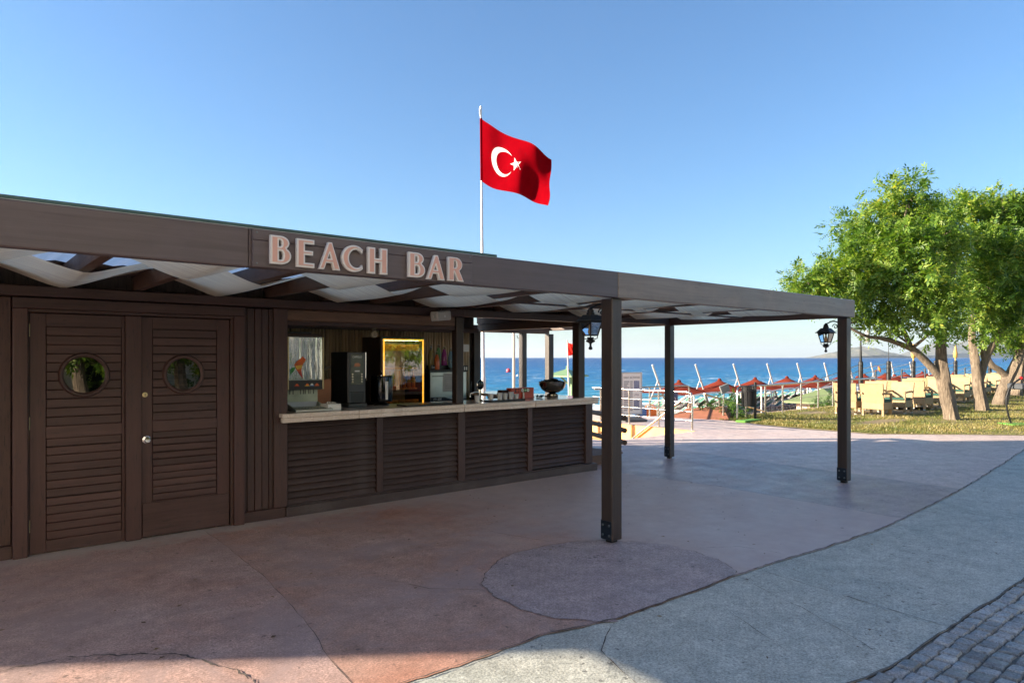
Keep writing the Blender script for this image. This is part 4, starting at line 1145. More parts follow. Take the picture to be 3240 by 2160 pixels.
# back counter, ice machine and bottles
Bx('back_counter', 'cabinet', None, 5.76, 7.05, 9.05, 9.60, 0, .90, .004)
tag(bpy.data.objects['back_counter'], 'low brown back counter under the ice machine', 'counter')
t = thing('ice_machine', 'steel ice machine marked MV 600 on the back counter', 'ice machine', (6.28, 9.4, .9))
Bx('body', 'black_plastic', t, 5.925, 6.64, 9.162, 9.60, .905, 1.466, .004)
Bx('top', 'black_plastic', t, 5.915, 6.65, 9.15, 9.60, 1.467, 1.507, .006)
Bx('front_panel', 'stainless_panel', t, 5.932, 6.632, 9.152, 9.161, 1.0, 1.465, .003)
flat('name_band', 'menu_dark', t, [(5.932, .91), (6.632, .91), (6.632, 1.02), (6.34, 1.025), (6.26, 1.045), (6.20, 1.065), (5.932, 1.068)], 9.148, .003)
put_text('lettering', TXT['mv'], 'paper_white', t, (5.98, 9.1465, 1.035)); put_text('lettering', TXT['scots'], 'paper_white', t, (5.98, 9.1465, .985))
Bx('handle_slot', 'dark_grey', t, 5.96, 6.18, 9.146, 9.151, 1.395, 1.407, .001)
flat('notice', 'board_grey', t, [(6.17, 1.16), (6.54, 1.13), (6.54, 1.45), (6.19, 1.45), (6.17, 1.43)], 9.148, .003)
for i in range(8): flat('notice_line', 'ink_soft', t, [(6.21, 1.42 - i * .03), (6.36 + .12 * random.random(), 1.42 - i * .03), (6.46, 1.416 - i * .03), (6.21, 1.416 - i * .03)], 9.1465, .001)
Bx('socket_plate', 'black_plastic', t, 6.52, 6.66, 9.14, 9.15, 1.47, 1.57, .002)
for x in (6.55, 6.59, 6.63): Bx('socket', 'paper_white', t, x - .012, x + .012, 9.136, 9.1395, 1.495, 1.55, .002)
def bottle(x, y, z, liq, label, h=.33, r_=.046):
    t = thing('bottle', label, 'bottle', (x, y, z), 'coloured bottles on the ice machine')
    Lt('glass', liq, t, [(r_ * .92, z), (r_, z + .01), (r_, z + h * .5), (r_ * .8, z + h * .64), (r_ * .42, z + h * .82), (r_ * .40, z + h * .84)], (x, y, 0), 16)
    Lt('neck', 'bottle_clear', t, [(r_ * .40, z + h * .842), (r_ * .34, z + h * .95), (r_ * .42, z + h * .955), (r_ * .42, z + h * .965)], (x, y, 0), 12)
    Lt('stopper', 'bottle_cap', t, [(r_ * .30, z + h * .967), (r_ * .34, z + h * .985), (r_ * .15, z + h)], (x, y, 0), 10)
    return t
bottle(6.035, 9.30, 1.508, 'liquid_yellow', 'pale yellow bottle with a small dark card in front', .37)
bottle(6.09, 9.205, 1.508, 'liquid_orange', 'orange bottle at the front edge of the ice machine', .29)
bottle(6.17, 9.50, 1.575, 'liquid_yellow', 'pale yellow bottle standing behind the other yellow one', .34)
bottle(6.29, 9.46, 1.575, 'liquid_green', 'light green bottle behind the wire on the ice machine', .34)
bottle(6.33, 9.35, 1.575, 'liquid_purple', 'purple bottle between the green and blue ones', .31)
bottle(6.39, 9.25, 1.535, 'liquid_blue', 'pale blue bottle beside the hatch post', .32)
bottle(6.475, 9.25, 1.535, 'liquid_orange', 'orange bottle half hidden behind the hatch post', .30)
o = Bx('bottle_riser', 'black_plastic', None, 6.12, 6.60, 9.305, 9.56, 1.5075, 1.573, .003); tag(o, 'black riser under the green and purple bottles', 'shelf')
o = Bx('bottle_riser', 'black_plastic', None, 6.34, 6.60, 9.20, 9.303, 1.5075, 1.533, .003); tag(o, 'low black riser under the pale blue bottle', 'shelf')
o = Bx('price_card', 'menu_dark', None, 5.965, 6.055, 9.195, 9.2, 1.5075, 1.585, .001); tag(o, 'small chalk card in front of the yellow bottle', 'card')
put_text('lettering', TXT['chalk'], 'paper_white', o, (6.01, 9.1935, 1.545), sx=.45)
o = Tb('wire_guard', 'black_plastic', None, [(6.14, 9.18, 1.675), (6.50, 9.18, 1.60)], .003, 6); tag(o, 'thin black wire stretched in front of the bottles', 'wire')
o = Bx('wall_card', 'paper_white', None, 6.80, 7.02, 9.60, 9.608, 1.80, 1.93, .002); tag(o, 'white card pinned to the bamboo wall near its right end', 'card')
o = Bx('wall_card', 'board_grey', None, 4.13, 4.24, 9.60, 9.608, 1.62, 1.86, .002); tag(o, 'pale printed card on the bamboo behind the coffee machine', 'card')

# tap, cups, tray, box, bowl
t = thing('beer_tap', 'chrome beer tap with an oval badge and black handle', 'beer tap', (5.66, 7.5, 1.105))
Lt('column', 'chrome', t, [(.055, 1.106), (.055, 1.112), (.030, 1.125), (.024, 1.20), (.034, 1.26), (.030, 1.275)], (5.66, 7.50, 0), 20)
Lt('badge', 'black_chrome', t, [(.060, 0), (.062, .012), (.052, .020), (.045, .022)], (5.66, 7.485, 1.325), 24, FRONT @ Matrix.Diagonal((.85, 1.15, 1, 1)))
Lt('badge_ring', 'chrome', t, [(.064, 0), (.066, .006), (.061, .010)], (5.66, 7.490, 1.325), 24, FRONT @ Matrix.Diagonal((.85, 1.15, 1, 1)))
Tb('handle', 'black_plastic', t, [(5.50, 7.50, 1.20), (5.50, 7.49, 1.28), (5.505, 7.485, 1.37)], [.008, .012, .016], 10)
Tb('spout', 'chrome', t, [(5.66, 7.50, 1.23), (5.58, 7.49, 1.23), (5.50, 7.50, 1.21), (5.50, 7.50, 1.16)], .012, 10)
o = Bx('bar_mat', 'black_plastic', None, 5.62, 6.22, 7.18, 7.36, 1.1055, 1.124, .004); tag(o, 'black rubber bar mat lying on the marble counter under the cups', 'mat')
o = Bx('bar_mat', 'black_plastic', None, 4.30, 4.98, 7.16, 7.40, 1.1055, 1.122, .004); tag(o, 'flat black tray on the counter left of the hatch post', 'tray')
cupm = MB().lathe([(.030, 0), (.038, .085), (.040, .088), (.034, .0885), (.026, .01)], (0, 0, 0), 16)
for i, (x, y, z, h) in enumerate([(5.47, 7.30, 1.105, 1.0), (5.70, 7.30, 1.125, .95), (5.83, 7.27, 1.125, 1.05), (5.95, 7.30, 1.125, .95), (6.05, 7.29, 1.125, 1.12), (6.15, 7.30, 1.125, .75)]):
    mb = MB(); mb.v = [(p[0] + x, p[1] + y, p[2] * h + z) for p in cupm.v]; mb.f = list(cupm.f)
    o = mb.build('plastic_cup', 'cup_white', None, 40); tag(o, ('white plastic cup standing alone left of the beer tap' if i == 0 else 'white plastic cup on the bar mat, %s from the tap' % ORD[i - 1]), 'cup', 'plastic cups on the counter')
t = thing('condiment_box', 'red box with a row of round brand logos on the counter', 'box', (6.45, 7.56, 1.105))
Bx('case', 'red_plastic', t, 6.234, 6.66, 7.50, 7.62, 1.106, 1.262, .004)
Bx('side_case', 'shade_box', t, 6.10, 6.232, 7.56, 7.66, 1.106, 1.235, .004)
Bx('logo_band', 'menu_dark', t, 6.30, 6.575, 7.4975, 7.4995, 1.20, 1.252, .0005)
for i, (c, c2) in enumerate([('carton_red', 'fruit_red'), ('carton_red', 'red_plastic'), ('paper_white', 'menu_dark'), ('leaf_print', 'paper_white'), ('paper_white', 'leaf_print')]):
    d = Lt('logo_disc', c, t, [(.024, 0), (.024, .002)], (6.335 + i * .052, 7.4975, 1.226), 18, FRONT)
    Bx('logo_mark', c2, d, 6.320 + i * .052, 6.350 + i * .052, 7.4938, 7.4952, 1.221, 1.231, .0004)
o = Lt('bottle_figure', 'white_plastic', t, [(.016, 1.106), (.019, 1.112), (.012, 1.15), (.014, 1.18), (.007, 1.20)], (6.44, 7.48, 0), 14)
t = thing('metal_bowl', 'large footed metal bowl heaped with dark pieces at the counter end', 'bowl', (7.03, 7.5, 1.105))
Lt('bowl', 'steel_bowl', t, [(.05, 1.17), (.10, 1.18), (.165, 1.225), (.20, 1.285), (.205, 1.335), (.212, 1.338), (.205, 1.340), (.195, 1.325), (.17, 1.30)], (7.03, 7.50, 0), 32)
Lt('foot', 'steel_bowl', t, [(.085, 1.106), (.09, 1.115), (.085, 1.15), (.05, 1.169)], (7.03, 7.50, 0), 24)
rr = random.Random(8)
for i in range(46):
    a, d = rr.uniform(0, 6.28), .16 * math.sqrt(rr.random())
    M = Matrix.Translation((7.03 + d * math.cos(a), 7.5 + d * math.sin(a), 1.32 + .05 * (1 - d / .17) + rr.uniform(0, .02))) @ Matrix.Rotation(rr.uniform(0, 6), 4, 'Z') @ Matrix.Rotation(rr.uniform(-1.2, 1.2), 4, 'X')
    MB().cbox(-.028, .028, -.014, .014, -.008, .008, .006, M).build('piece', rr.choice(['black_plastic', 'dark_grey', 'black_chrome']), t)
t = thing('wrapped_sweets', 'loose heap of shiny wrapped sweets beside the metal bowl', 'sweets', (6.78, 7.52, 1.105))
for i in range(18):
    M = Matrix.Translation((rr.uniform(6.70, 6.88), rr.uniform(7.45, 7.6), 1.117 + rr.uniform(0, .02))) @ Matrix.Rotation(rr.uniform(0, 6), 4, 'Z') @ Matrix.Rotation(rr.uniform(-.6, .6), 4, 'X')
    MB().cbox(-.02, .02, -.013, .013, -.009, .009, .006, M).build('sweet', rr.choice(['ice_blue', 'black_chrome', 'foil']), t)
# things behind the counter on the left: arch, bottles
o = thing('bread_arch', 'pale wooden arch shelf behind the coffee machine', 'shelf', (4.2, 8.9, .9))
Tb('arch', 'tan_arch', o, [(3.95 + .28 - .28 * math.cos(a), 8.95, 1.40 + .18 * math.sin(a)) for a in np.linspace(0, 3.14, 14)], .022, 8)
Bx('panel', 'copper', o, 3.97, 4.50, 8.98, 9.0, .905, 1.40); Bx('top', 'cabinet', o, 3.3, 4.95, 8.6, 9.5, .86, .90)
Bx('cupboard', 'cabinet', o, 3.3, 4.95, 8.65, 9.5, 0, .858)
for i, x in enumerate((3.66, 3.74, 3.83)):
    tt = thing('liquor_bottle', 'dark liquor bottle behind the sugar box, %s from left' % ORD[i], 'bottle', (x, 8.2, .9), 'bottles behind the sugar box')
    tt.location.z = .9
    Lt('glass', 'beer_amber' if i else 'black_chrome', tt, [(.036, .902), (.038, .91), (.038, 1.12), (.014, 1.20), (.013, 1.27)], (x, 8.72, 0), 14)
    Lt('label_band', 'paper_white', tt, [(.0385, 1.0), (.0385, 1.08)], (x, 8.72, 0), 14); Lt('cap', 'fruit_red', tt, [(.015, 1.272), (.015, 1.30)], (x, 8.72, 0), 10)

# step platform and log fence at the bar's end
t = thing('step_platform', 'low timber step against the end of the bar', 'step', (8.1, 8.0, 0))
Bx('riser', 'deck_wood', t, 7.62, 8.55, 7.47, 8.9, 0, .125); 
for i in range(10): Bx('deck_board', 'deck_wood', t, 7.60, 8.57, 7.45 + i * .146, 7.45 + i * .146 + .14, .127, .152, .004)
t = thing('log_fence', 'low fence of three round logs beyond the near pergola post', 'fence', (8.9, 8.2, 0))
for z in (.30, .50, .70): Tb('log', 'log_wood', t, [(8.62, 7.45, z), (9.42, 9.32, z)], .042, 12)
for k in (.13, .97): Tb('fence_post', 'log_wood', t, [(8.58 + .8 * k, 7.52 + 1.87 * k, 0), (8.58 + .8 * k, 7.52 + 1.87 * k, .80)], .045, 12)

# ---------------------------------------------------------------- flags
def cam2w(X, Z, z): return Vector((X * CU + Z * SU, -X * SU + Z * CU, z))
FZ, FX = 17.0, -.775
def flag_pt(s_, t_):
    """s along the fly 0..1.5, t from the foot (0) to the head (1) of the hoist, in units of the hoist height"""
    G = 1.55; f = s_ / 1.5
    drop_top = 1.28 * (f ** .9); drop_bot = .90 * (f ** .95) + .05 * math.sin(f * 7)
    drop = drop_bot + (drop_top - drop_bot) * t_
    X = s_ * G * .735 - .05 * math.sin(f * 3) * (1 - t_)
    dep = -.52 * s_ * G + f * .26 * math.sin(f * 9.5 - t_ * 2.2 + .4) + .05 * f * math.sin(f * 17 + t_ * 4)
    z = 6.10 + t_ * G - drop + .02 * f * math.sin(9 * f + 3 * t_)
    X -= f * f * .10 * (1 - t_)
    return cam2w(FX + X, FZ + dep, z)
t = thing('national_flag', 'red flag with white crescent and star flying on a tall pole', 'flag', tuple(cam2w(FX, FZ, -2.2)))
NS, NT = 60, 36
vs = []; fs = []
for i in range(NS + 1):
    for j in range(NT + 1):
        s_ = 1.5 * i / NS; tt = j / NT
        s_ += (.015 * math.sin(tt * 9) + .012 * math.sin(tt * 4)) * (i / NS) ** 3
        vs.append(flag_pt(s_, tt))
for i in range(NS):
    for j in range(NT): fs.append((i * (NT + 1) + j, (i + 1) * (NT + 1) + j, (i + 1) * (NT + 1) + j + 1, i * (NT + 1) + j + 1))
cloth = MB().add(vs, fs).build('cloth', 'flag_red', t, 80)
def on_flag(s_, t_, off):
    p = flag_pt(s_, t_); n = (flag_pt(s_ + .01, t_) - p).cross(flag_pt(s_, t_ + .01) - p).normalized()
    return p + n * off
def emblem(name, quads):
    for off in (.006, -.006):
        mb = MB()
        for q in quads: mb.add([on_flag(a, b_, off) for a, b_ in q], [tuple(range(len(q)))])
        mb.build(name, 'flag_white', cloth, 80)
# crescent: ring between an outer circle and a shifted inner circle, as a strip of quads
cx, cy, ro, ri, dx = .5, .5, .25, .20, .0625
qs = []; prev = None
for k in range(73):
    a = R(35 + 290 * k / 72)
    po = (cx + ro * math.cos(a), cy + ro * math.sin(a))
    # matching point on the inner circle
    ang = math.atan2(po[1] - cy, po[0] - cx - dx); pi_ = (cx + dx + ri * math.cos(ang), cy + ri * math.sin(ang))
    if math.hypot(po[0] - cx - dx, po[1] - cy) <= ri: pi_ = po
    if prev:
        for m_ in range(3):
            f0, f1 = m_ / 3, (m_ + 1) / 3
            L = lambda p, q, f: (p[0] + (q[0] - p[0]) * f, p[1] + (q[1] - p[1]) * f)
            qs.append([L(prev[0], prev[1], f0), L(po, pi_, f0), L(po, pi_, f1), L(prev[0], prev[1], f1)])
    prev = (po, pi_)
emblem('crescent', qs)
sx_, sy_, sr = .80, .5, .125
P5 = [(sx_ + (sr if k % 2 == 0 else sr * .382) * math.cos(math.pi + k * math.pi / 5), sy_ + (sr if k % 2 == 0 else sr * .382) * math.sin(math.pi + k * math.pi / 5)) for k in range(10)]
emblem('star', [[(sx_, sy_), P5[k], P5[(k + 1) % 10]] for k in range(10)])
base = cam2w(FX + .10, FZ, -2.2); topp = cam2w(FX, FZ, 7.95)
def polept(z): f = (z + 2.2) / 10.15; return base.lerp(topp, f)
Tb('pole', 'pole_white', t, [polept(-2.2), polept(1.2), polept(1.22), polept(4.6), polept(4.62), polept(7.95)], [.062, .055, .042, .034, .028, .024], 12)
Tb('pole_sleeve', 'flag_red', t, [polept(6.10), polept(7.65)], .032, 10)
Tb('collar', 'pole_white', t, [polept(.62), polept(.68)], .075, 12); Tb('pulley', 'pole_white', t, [polept(7.72) + Vector((-.03, 0, 0)), polept(7.88) + Vector((-.03, 0, 0))], .018, 8)
t = thing('light_pole', 'slim white pole with a hooked wire behind the bar', 'pole', tuple(cam2w(.05, 18, -2.2)))
Tb('pole', 'pole_white', t, [cam2w(.045, 18, -2.2), cam2w(.045, 18, 2.75)], [.05, .036], 10)
Tb('wire', 'black_plastic', t, [cam2w(.05, 18, 2.5), cam2w(.16, 18, 2.42), cam2w(.22, 18, 2.25), cam2w(.16, 18, 2.20), cam2w(.13, 18, 2.28)], .012, 6)
t = thing('beach_flag', 'plain red warning flag on a thin white pole on the beach', 'flag', tuple(cam2w(2.43, 30, -2.2)))
Tb('pole', 'pole_white', t, [cam2w(2.56, 30, -2.2), cam2w(2.43, 30, 2.46)], .032, 8)
vs = []; fs = []
for i in range(21):
    for j in range(13):
        f, g_ = i / 20, j / 12
        vs.append(cam2w(2.45 + f * .62 - .03 * f * (1 - g_), 30 + .10 * math.sin(f * 6 + g_ * 2), 1.78 + .04 * f + g_ * (.58 - .18 * f) - .02 * math.sin(f * 5) + .10 * f * (1 - g_)))
for i in range(20):
    for j in range(12): fs.append((i * 13 + j, (i + 1) * 13 + j, (i + 1) * 13 + j + 1, i * 13 + j + 1))
MB().add(vs, fs).build('cloth', 'beach_flag', t, 80)

# ---------------------------------------------------------------- lifeguard shelter, hut
t = thing('beach_shelter', 'small pale green timber shelter with a pyramid roof on the beach', 'shelter', (28.07, 28.7, -2.2))
cx, cy = 28.07, 28.7
Lt('roof', 'lifeguard_green', t, [(1.30, .58), (1.30, .66), (.08, 1.02), (.05, 1.06)], (cx, cy, 0), 4, None, R(45 + 12), 10)
Tb('finial', 'lifeguard_green', t, [(cx, cy, 1.0), (cx, cy, 1.22)], .05, 8)
for s_ in (-1,):
    for i, (ax, ay) in enumerate(((.35, .0),)):
        Bx('post', 'lifeguard_green', t, cx + .30, cx + .48, cy - .09, cy + .09, -2.2, .6, .01)
        for d in (-1, 1): Tb('brace', 'lifeguard_green', t, [(cx + .39, cy, -.05), (cx + .39 + d * .5, cy - d * .5 * .83, .57)], .06, 6)
Bx('seat_deck', 'lifeguard_green', t, cx - .8, cx + .9, cy - .7, cy + .7, -1.25, -1.17); 
for ax, ay in ((-.7, -.6), (-.7, .6), (.8, .6), (.8, -.6)): Bx('leg', 'lifeguard_green', t, cx + ax - .05, cx + ax + .05, cy + ay - .05, cy + ay + .05, -2.2, -1.25)
t = thing('beach_hut', 'small hut with an olive green roof behind the lawn railing', 'hut', (31.2, 14.8, -2.2))
Bx('wall', 'hut_pink', t, 30.2, 33.4, 13.9, 15.8, -2.2, -.32)
MB().add([(29.8, 13.5, -.38), (33.8, 13.5, -.38), (33.8, 16.2, -.38), (29.8, 16.2, -.38), (30.8, 14.85, .30), (33.0, 14.85, .30), (29.8, 13.5, -.30), (33.8, 13.5, -.30), (33.8, 16.2, -.30), (29.8, 16.2, -.30)],
         [(0, 3, 2, 1), (0, 1, 7, 6), (1, 2, 8, 7), (2, 3, 9, 8), (3, 0, 6, 9), (6, 7, 5, 4), (7, 8, 5), (8, 9, 4, 5), (9, 6, 4)]).build('roof', 'hut_green', t)
for i in range(6): Bx('rafter_end', 'cabinet', t, 30.1 + i * .65, 30.2 + i * .65, 13.45, 13.6, -.47, -.385)

# ---------------------------------------------------------------- stairs to the beach
for i in range(12):
    z1 = -.185 * (i + 1)
    o = MB().cbox(10.76, 13.39, 9.43 + i * .30, 9.43 + (i + 1) * .30 - .002, z1 - .6, z1, .008).build('stair_step', 'orange_plaster' , None)
    o['kind'] = 'structure'
o = MB().add([(13.4, 9.42, -2.6), (13.4, 13.2, -2.6), (13.4, 13.2, -.007), (13.4, 9.42, -.007), (13.62, 9.42, -2.6), (13.62, 13.2, -2.6), (13.62, 13.2, -.007), (13.62, 9.42, -.007)],
         [(0, 3, 2, 1), (4, 5, 6, 7), (3, 7, 6, 2), (0, 4, 7, 3), (1, 2, 6, 5)]).build('stair_wall', 'orange_plaster'); tag(o, 'sunlit orange plaster wall beside the beach stairs', 'wall')
o = MB().box(13.625, 17.4, 12.4, 12.65, -2.6, -.008).build('terrace_wall', 'terracotta'); tag(o, 'terracotta retaining wall under the rear railing', 'wall')
o = MB().box(9.0, 10.3, 11.6, 13.9, -2.3, -.75).box(9.0, 10.3, 12.2, 13.9, -.74, -.35).box(9.0, 10.3, 12.8, 13.9, -.34, .05).build('stepped_bench', 'yellow_paint'); tag(o, 'sunlit yellow stepped bench behind the log fence', 'bench')
o = MB().box(9.9, 11.2, 13.9, 14.1, -.1, .62).build('red_banner', 'beach_flag'); tag(o, 'bright red cloth panel beyond the log fence', 'cloth panel')
def railing(name, label, pts, h, lower, posts, r=.024, rl=.010, loops=(), start_drop=False, end_drop=False):
    t = thing(name, label, 'railing', (pts[0][0], pts[0][1], 0))
    P = [Vector((*p, 0)) for p in pts]
    top = []
    if start_drop: top += [P[0] + Vector((0, 0, 0)), P[0] + Vector((0, 0, h - .12)), P[0].lerp(P[1], .03) + Vector((0, 0, h - .03))]
    else: top += [P[0] + Vector((0, 0, h))]
    top += [p + Vector((0, 0, h)) for p in P[1:-1]]
    if start_drop: top[3:3] = [P[0].lerp(P[1], .08) + Vector((0, 0, h))]
    if end_drop: top += [P[-1].lerp(P[-2], .06) + Vector((0, 0, h)), P[-1].lerp(P[-2], .015) + Vector((0, 0, h - .03)), P[-1] + Vector((0, 0, h - .12)), P[-1] + Vector((0, 0, 0))]
    else: top += [P[-1] + Vector((0, 0, h))]
    Tb('top_rail', 'stainless', t, top, r, 12)
    for z in lower: Tb('lower_rail', 'stainless', t, [p + Vector((0, 0, z)) for p in P], rl, 8)
    for (x, y) in posts:
        Tb('post', 'stainless', t, [(x, y, 0), (x, y, h)], r, 12); Lt('foot_plate', 'stainless', t, [(.045, .001), (.045, .008), (.03, .012)], (x, y, 0), 14)
    return t
railing('stair_railing', 'steel railing above the orange stair wall in front of the notice board', [(13.60, 12.9), (13.58, 11.6), (13.57, 9.66)], .88, (.21, .42, .64), [(13.59, 12.6), (13.58, 11.60), (13.58, 10.65)], end_drop=True)
railing('rear_railing', 'steel railing along the seaward terrace edge behind the notice board', [(13.3, 12.55), (15.5, 12.5), (17.2, 12.35)], .86, (.28, .57), [(13.9, 12.52), (15.53, 12.50)], end_drop=True)
lp_ = [(16.55, 10.33), (18.2, 10.46), (19.25, 10.5), (20.9, 10.78), (22.4, 10.96), (23.6, 11.03), (25.2, 11.08), (26.8, 11.12)]
railing('lawn_railing', 'long steel railing along the seaward edge of the lawn', lp_ + [(27.6, 11.2), (27.85, 11.33), (27.6, 11.46), (26.0, 11.5), (24.2, 11.5)], .90, (.18, .42, .66), lp_[1:] + [(17.02, 10.36), (26.0, 11.5), (24.6, 11.5)], .026, .006, start_drop=True)
t = thing('stair_handrail', 'steel handrail sloping down the orange stair wall', 'handrail', (13.3, 9.6, 0))
Tb('tube', 'stainless', t, [(13.33, 9.50, .80), (13.33, 9.63, .81), (13.33, 11.35, -.39), (13.33, 12.9, -1.45)], .024, 12)
for v_ in (10.4, 11.6): Tb('bracket', 'stainless', t, [(13.33, v_, .81 - (v_ - 9.63) * .698 - .02), (13.34, v_, .81 - (v_ - 9.63) * .698 - .07), (13.40, v_, .81 - (v_ - 9.63) * .698 - .08)], .009, 8)
t = thing('beach_handrail', 'steel handrail slanting down to the beach behind the litter bin', 'handrail', (18, 11.6, -2.2))
Tb('tube', 'brass', t, [(17.3, 11.9, .62), (20.9, 11.7, -.15), (22.2, 11.7, -.5)], .026, 10)
for f in (.2, .7): Tb('support', 'stainless', t, [(17.3 + 3.6 * f, 11.9 - .2 * f, .62 - .77 * f), (17.3 + 3.6 * f, 11.9 - .2 * f, -2.2)], .02, 8)

# accessibility sign on the rear railing
o = Bx('access_sign', 'sign_blue', None, 16.30, 16.66, 12.36, 12.372, .32, .70, .004, None); tag(o, 'small blue wheelchair access sign on the rear railing', 'sign')
Lt('symbol', 'paper_white', o, [(.018, 0), (.018, .002)], (16.46, 12.358, .63), 12, FRONT)
Tb('symbol', 'paper_white', o, [(16.46, 12.356, .60), (16.47, 12.356, .53), (16.53, 12.356, .52), (16.55, 12.356, .45)], .008, 6)
Tb('symbol', 'paper_white', o, [(16.48 + .055 * math.cos(a), 12.356, .48 + .055 * math.sin(a)) for a in np.linspace(2.2, 6.0, 12)], .007, 6)

# notice board
t = thing('notice_board', 'grey framed notice board headed DAILY ACTIVITIES on a rubber foot', 'notice board', (14.15, 11.95, 0))
Mn = Matrix.Translation((14.15, 12.0, 0)) @ Matrix.Rotation(R(-26), 4, 'Z')
BW, B0, B1 = .27, .21, 1.28
MB().cbox(-BW, BW, -.012, .012, B0, B1, .003, Mn).build('board', 'paper_white', t)
for x0, x1, z0, z1 in ((-BW - .03, -BW + .01, B0 - .03, B1 + .03), (BW - .01, BW + .03, B0 - .03, B1 + .03), (-BW + .011, BW - .011, B1 - .008, B1 + .03), (-BW + .011, BW - .011, B0 - .03, B0 + .008)):
    MB().cbox(x0, x1, -.022, .022, z0, z1, .005, Mn).build('frame', 'board_grey', t)
m_ = TXT['daily']; m_.transform(Mn @ Matrix.Translation((0, -.0145, 1.165)) @ FRONT @ Matrix.Diagonal((.82, 1, 1, 1))); link('lettering', m_, 'ink', t)
m_ = TXT['litra']; m_.transform(Mn @ Matrix.Translation((.135, -.0145, .70)) @ FRONT @ Matrix.Diagonal((.75, 1.2, 1, 1))); link('lettering', m_, 'ink_soft', t)
def nb(name, mat, x0, x1, z0, z1): return MB().box(x0, x1, -.0145, -.0125, z0, z1, Mn).build(name, mat, t)
nb('photo', 'photo_blue', .06, .22, .83, 1.08); nb('photo', 'photo_blue', .06, .22, .30, .58)
for i in range(15):
    z = 1.07 - i * .054
    nb('text_row', 'ink_soft', -.225, -.07 - .03 * (i % 3), z - .022, z); nb('text_row', 'ink_soft', -.045, .025, z - .022, z); nb('rule', 'ink', -.235, .035, z - .034, z - .031)
for x in (-.2, .2): MB().cbox(x - .03, x + .03, -.03, .03, .10, B0 - .031, .005, Mn).build('leg', 'black_plastic', t)
MB().prism([(-.36, -.20), (-.30, -.30), (.30, -.30), (.36, -.20), (.36, .20), (.30, .30), (-.30, .30), (-.36, .20)], .0, .05, Mn).build('foot_base', 'grey_rubber', t)
MB().add([Mn @ Vector(p) for p in [(-.36, -.28, .05), (.36, -.28, .05), (.36, .28, .05), (-.36, .28, .05), (-.20, -.12, .11), (.20, -.12, .11), (.20, .12, .11), (-.20, .12, .11)]], [(0, 1, 5, 4), (1, 2, 6, 5), (2, 3, 7, 6), (3, 0, 4, 7), (4, 5, 6, 7)]).build('foot_top', 'grey_rubber', t)

# litter bin, floodlight, mat, terracotta ramp
t = thing('litter_bin', 'black slatted litter bin on a post by the lawn corner', 'litter bin', (16.9, 10.13, 0))
bx_, by_ = 16.78, 10.12
for k in range(26):
    a = 2 * math.pi * k / 26
    Bx('slat', 'black_iron', t, -.012, .012, -.004, .004, .38, .93, .001, Matrix.Translation((bx_ + .19 * math.cos(a), by_ + .19 * math.sin(a), 0)) @ Matrix.Rotation(a + math.pi / 2, 4, 'Z'))
for z, r_ in ((.925, .205), (.80, .196), (.40, .194)):
    Tb('hoop', 'black_iron', t, [(bx_ + r_ * math.cos(a), by_ + r_ * math.sin(a), z) for a in np.linspace(0, 6.3, 28)], .012 if z > .9 else .007, 6)
Lt('liner', 'black_plastic', t, [(.165, .39), (.175, .80), (.17, .80)], (bx_, by_, 0), 20)
Tb('post', 'black_iron', t, [(16.98, 10.05, 0), (16.98, 10.05, 1.03)], .035, 12)
t = thing('floodlight', 'grey flat floodlight tilted up behind the litter bin', 'floodlight', (16.75, 10.9, .75))
MB().cbox(-.13, .13, -.03, .03, -.11, .11, .01, Matrix.Translation((16.6, 10.75, .84)) @ Matrix.Rotation(R(-32), 4, 'Z') @ Matrix.Rotation(R(-20), 4, 'Y')).build('housing', 'flood_grey', t)
Tb('arm', 'stainless', t, [(16.6, 10.77, .73), (16.6, 10.80, .4), (16.6, 10.80, .0)], .016, 8)
o = Bx('turf_mat', 'turf_green', None, 15.95, 16.75, 9.72, 10.02, .007, .06, .02); tag(o, 'bright green turf covered edging block by the litter bin', 'edging')
MB().add([(15.85, 12.1, 0), (16.35, 10.45, 0), (18.6, 10.65, -.5), (18.6, 12.3, -.3), (16.6, 12.0, .22), (17.2, 11.2, .30), (18.4, 11.6, .18)], [(0, 1, 5, 4), (1, 2, 6, 5), (4, 5, 6), (2, 3, 6), (3, 0, 4, 6)]).build('ramp_mound', 'terracotta')
tag(bpy.data.objects['ramp_mound'], 'low terracotta mound at the head of the beach ramp', 'ramp')
# beach bags by the notice board
for i, (px_, py_, c, lb) in enumerate([(16.6, 14.6, 'bag_teal', 'teal beach bag left of the notice board foot'), (18.0, 14.9, 'bag_blue', 'blue beach bag behind the steel railing'), (18.4, 14.8, 'bag_orange', 'orange beach bag behind the steel railing')]):
    t = thing('beach_bag', lb, 'bag', (px_, py_, -.35))
    MB().prism([(-.2, -.1), (.2, -.1), (.24, .1), (-.24, .1)], -.36, .0, Matrix.Translation((px_, py_, 0)) @ Matrix.Rotation(R(-35), 4, 'Z')).build('sack', c, t)
    Tb('handle', c, t, [(px_ + .12 * math.cos(a), py_ - .1 * math.cos(a), .11 * math.sin(a)) for a in np.linspace(0, 3.14, 9)], .014, 6)
o = MB().cbox(15.6, 19.2, 14.2, 15.4, -2.2, -.365, .02).build('beach_deck', 'pink_slab'); tag(o, 'low pink deck wall below the rear railing', 'wall')

